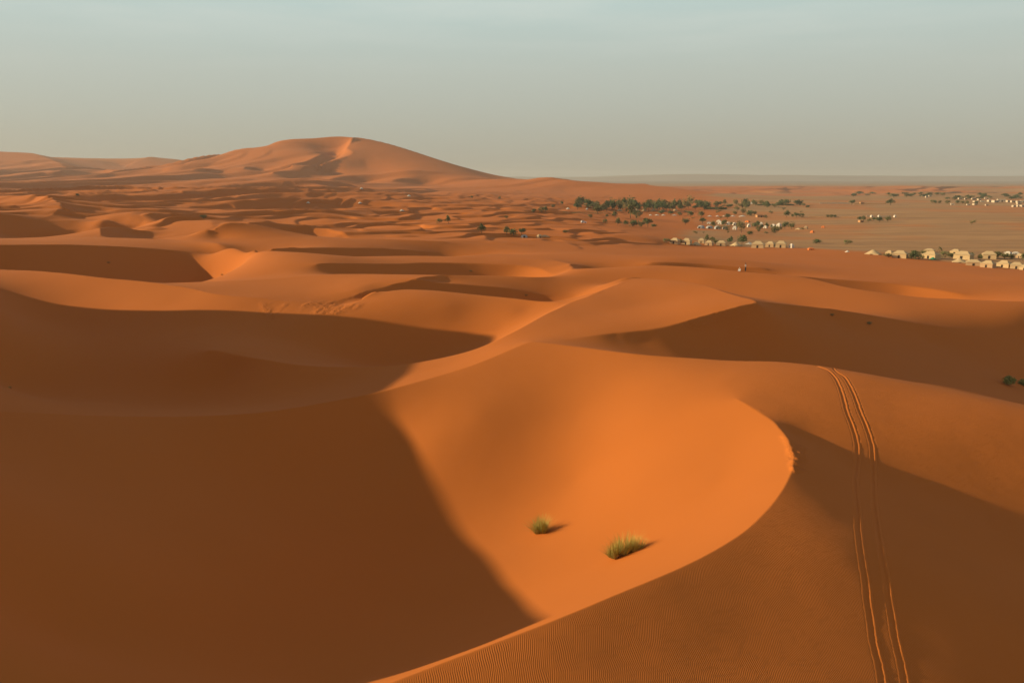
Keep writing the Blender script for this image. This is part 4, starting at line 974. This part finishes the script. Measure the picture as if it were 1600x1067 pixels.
# ---------------------------------------------------------------- grass tussocks and shrubs near the camera
def tussock(name, clumps, m, blades, seed, lean=(0, 0)):
    rnd_ = random.Random(seed); V = []; F = []
    for cx, cy, rad, h in clumps:
        for k in range(blades):
            a = rnd_.uniform(0, 2*math.pi); rr_ = rad*.22*math.sqrt(rnd_.random()); b0 = Vector((cx+math.cos(a)*rr_, cy+math.sin(a)*rr_, -.05))
            out = rnd_.random()*1.1; a2 = a+rnd_.gauss(0, .6); L_ = h*rnd_.uniform(.55, 1.1)
            d = Vector((math.cos(a2)*out*1.0+lean[0], math.sin(a2)*out*1.0+lean[1], 1.25-.3*out)).normalized()
            w_ = .010+.008*rnd_.random(); q = Vector((-math.sin(a2), math.cos(a2), 0))*w_; pr_ = None
            for s_ in range(5):
                t_ = s_/4; c = b0+d*L_*t_+Vector((math.cos(a2), math.sin(a2), -.55))*L_*.16*t_*t_*out; ww = q*(1-t_*.85); i = len(V)
                V += [c-ww, c+ww]
                if pr_ is not None: F.append((pr_, pr_+1, i+1, i))
                pr_ = i
    me = bpy.data.meshes.new(name); me.from_pydata(V, [], F); me.materials.append(m)
    return link(bpy.data.objects.new(name, me))
def plant(o, px, py, label, cat, rz=0, sc_=1.0):
    X, Y, z = hit(px, py); o.location = (X, Y, z); o.rotation_euler = (0, 0, rz); o.scale = (sc_,)*3
    V = [v.co for v in o.data.vertices]; tag(o, label, cat)
    # each clump sits on the slope
    for v in o.data.vertices:
        x, y = X+v.co.x*sc_, Y+v.co.y*sc_
        v.co.z += (float(ground_z(X+v.co.x*sc_*.5, Y+v.co.y*sc_*.5))-z)/sc_*1.0
    return o
plant(tussock('grass_tussock', [(0, 0, .8, 1.45), (-.3, .1, .7, 1.3), (.2, -.12, .6, 1.05)], M['dry_grass'], 190, 1), 846, 832, 'smaller yellow grass tussock, alone on the sunlit bowl slope', 'grass tussock')
plant(tussock('grass_tussock', [(0, 0, .9, 1.7), (-.75, -.1, .9, 1.3), (-.4, .3, .8, 1.5), (.6, .0, .8, 1.15), (.95, .1, .6, .95), (.35, .3, .7, 1.3), (-.95, .2, .6, 1.0)], M['dry_grass'], 150, 2), 978, 866, 'larger spreading yellow grass tussock on the sunlit bowl slope', 'grass tussock', 0, .88)
def near_bush(n, w_, h_, leaf, seed):
    r = empty('shrub'); rnd_ = random.Random(seed); me = leaf_crown(n, lambda x, y, z: (x*w_, y*w_, max(z-.25, .05)*h_), .05*w_, rnd_); me.materials.append(M[leaf])
    c = link(bpy.data.objects.new('leaves', me)); c.parent = r
    bm = bmesh.new()
    for k in range(14):
        a = k*.45+rnd_.random()*.3; p = Vector((0, 0, -.1)); q = Vector((math.cos(a)*.42*w_, math.sin(a)*.42*w_, (.3+.4*rnd_.random())*h_)); s_ = (q-p).orthogonal().normalized()*.02
        t_ = (q-p).cross(s_).normalized()*.02; v = [bm.verts.new(p+s_), bm.verts.new(p+t_), bm.verts.new(p-s_), bm.verts.new(q)]
        bm.faces.new((v[0], v[1], v[3])); bm.faces.new((v[1], v[2], v[3])); bm.faces.new((v[2], v[0], v[3]))
    mesh_obj('stems', bm, M['bark'], r); return r
for n, w_, h_, leaf, px, py, lab in ((900, 2.2, 1.5, 'green_grass', 1574, 601, 'green shrub in the shaded hollow near the right edge'), (900, 2.4, 1.3, 'green_grass', 1602, 603, 'green shrub cut by the right edge in the shaded hollow'),
    (260, 1.0, .6, 'leaf_olive', 1358, 507, 'small dark shrub in the shade right of the pyramid dune'), (200, .8, .4, 'leaf_olive', 1300, 493, 'tiny dark tuft in the shade behind the pyramid dune tip'), (200, .9, .4, 'leaf_olive', 736, 424, 'dark tuft on the floor of a shaded hollow beyond the dunes'), (160, .7, .35, 'leaf_olive', 822, 462, 'tiny dark tuft low in the dark hollow behind the pyramid dune'),
    (200, 1.0, .5, 'leaf_olive', 170, 411, 'dark tuft in the wide shaded hollow at left'), (160, .8, .45, 'leaf_olive', 347, 430, 'small dark tuft at the right of the wide shaded hollow'), (120, .5, .3, 'green_grass', 16, 606, 'tiny green sprig on the shaded sand at the left edge')):
    o = near_bush(n, w_, h_, leaf, int(px)); X, Y, z = hit(px, py); o.location = (X, Y, z); tag(o, lab, 'shrub')

# ---------------------------------------------------------------- wheel ruts
def rut(line_, label):
    s_ = line_; d = np.gradient(s_, axis=0); d /= np.linalg.norm(d, axis=1)[:, None]; n = np.stack([d[:, 1], -d[:, 0]], 1)
    prof = [(-.30, -.02), (-.24, .002), (-.19, .005), (-.15, -.002), (-.11, -.022), (-.04, -.04), (.03, -.036), (.08, -.004), (.11, .015), (.14, .020), (.19, .005), (.31, -.02)]
    V = []; k = np.arange(len(s_)); wob = (vnoise(k*.09, k*0+.5, 5)-.5)*.08; hs = .35+1.1*vnoise(k*.16, k*0+3.5, 6)
    for off, h in prof:
        x = s_[:, 0]+n[:, 0]*(off+wob*.5+.03*(vnoise(k*.5, k*0+off*30, 4)-.5)); y = s_[:, 1]+n[:, 1]*(off+wob*.5)
        V.append(np.stack([x, y, flat_z(x, y)+.004+h*(hs if h > .005 else 1)+(abs(off) < .27)*.010*(vnoise(k*.45, k*0+off*40, 8)-.5)], 1))
    V = np.stack(V, 1).reshape(-1, 3); me = grid_mesh('wheel_track', V, len(s_), len(prof))
    ca = me.color_attributes.new('surf', 'FLOAT_COLOR', 'POINT'); c = np.zeros((len(V), 4), np.float32); ca.data.foreach_set('color', c.ravel())
    me.materials.append(SAND); return tag(link(bpy.data.objects.new('wheel_track', me)), label, None, None, 'structure')
rut(RUT_LINES[0], 'left rut of the vehicle track over the near dune')
rut(RUT_LINES[1], 'right rut of the vehicle track over the near dune')
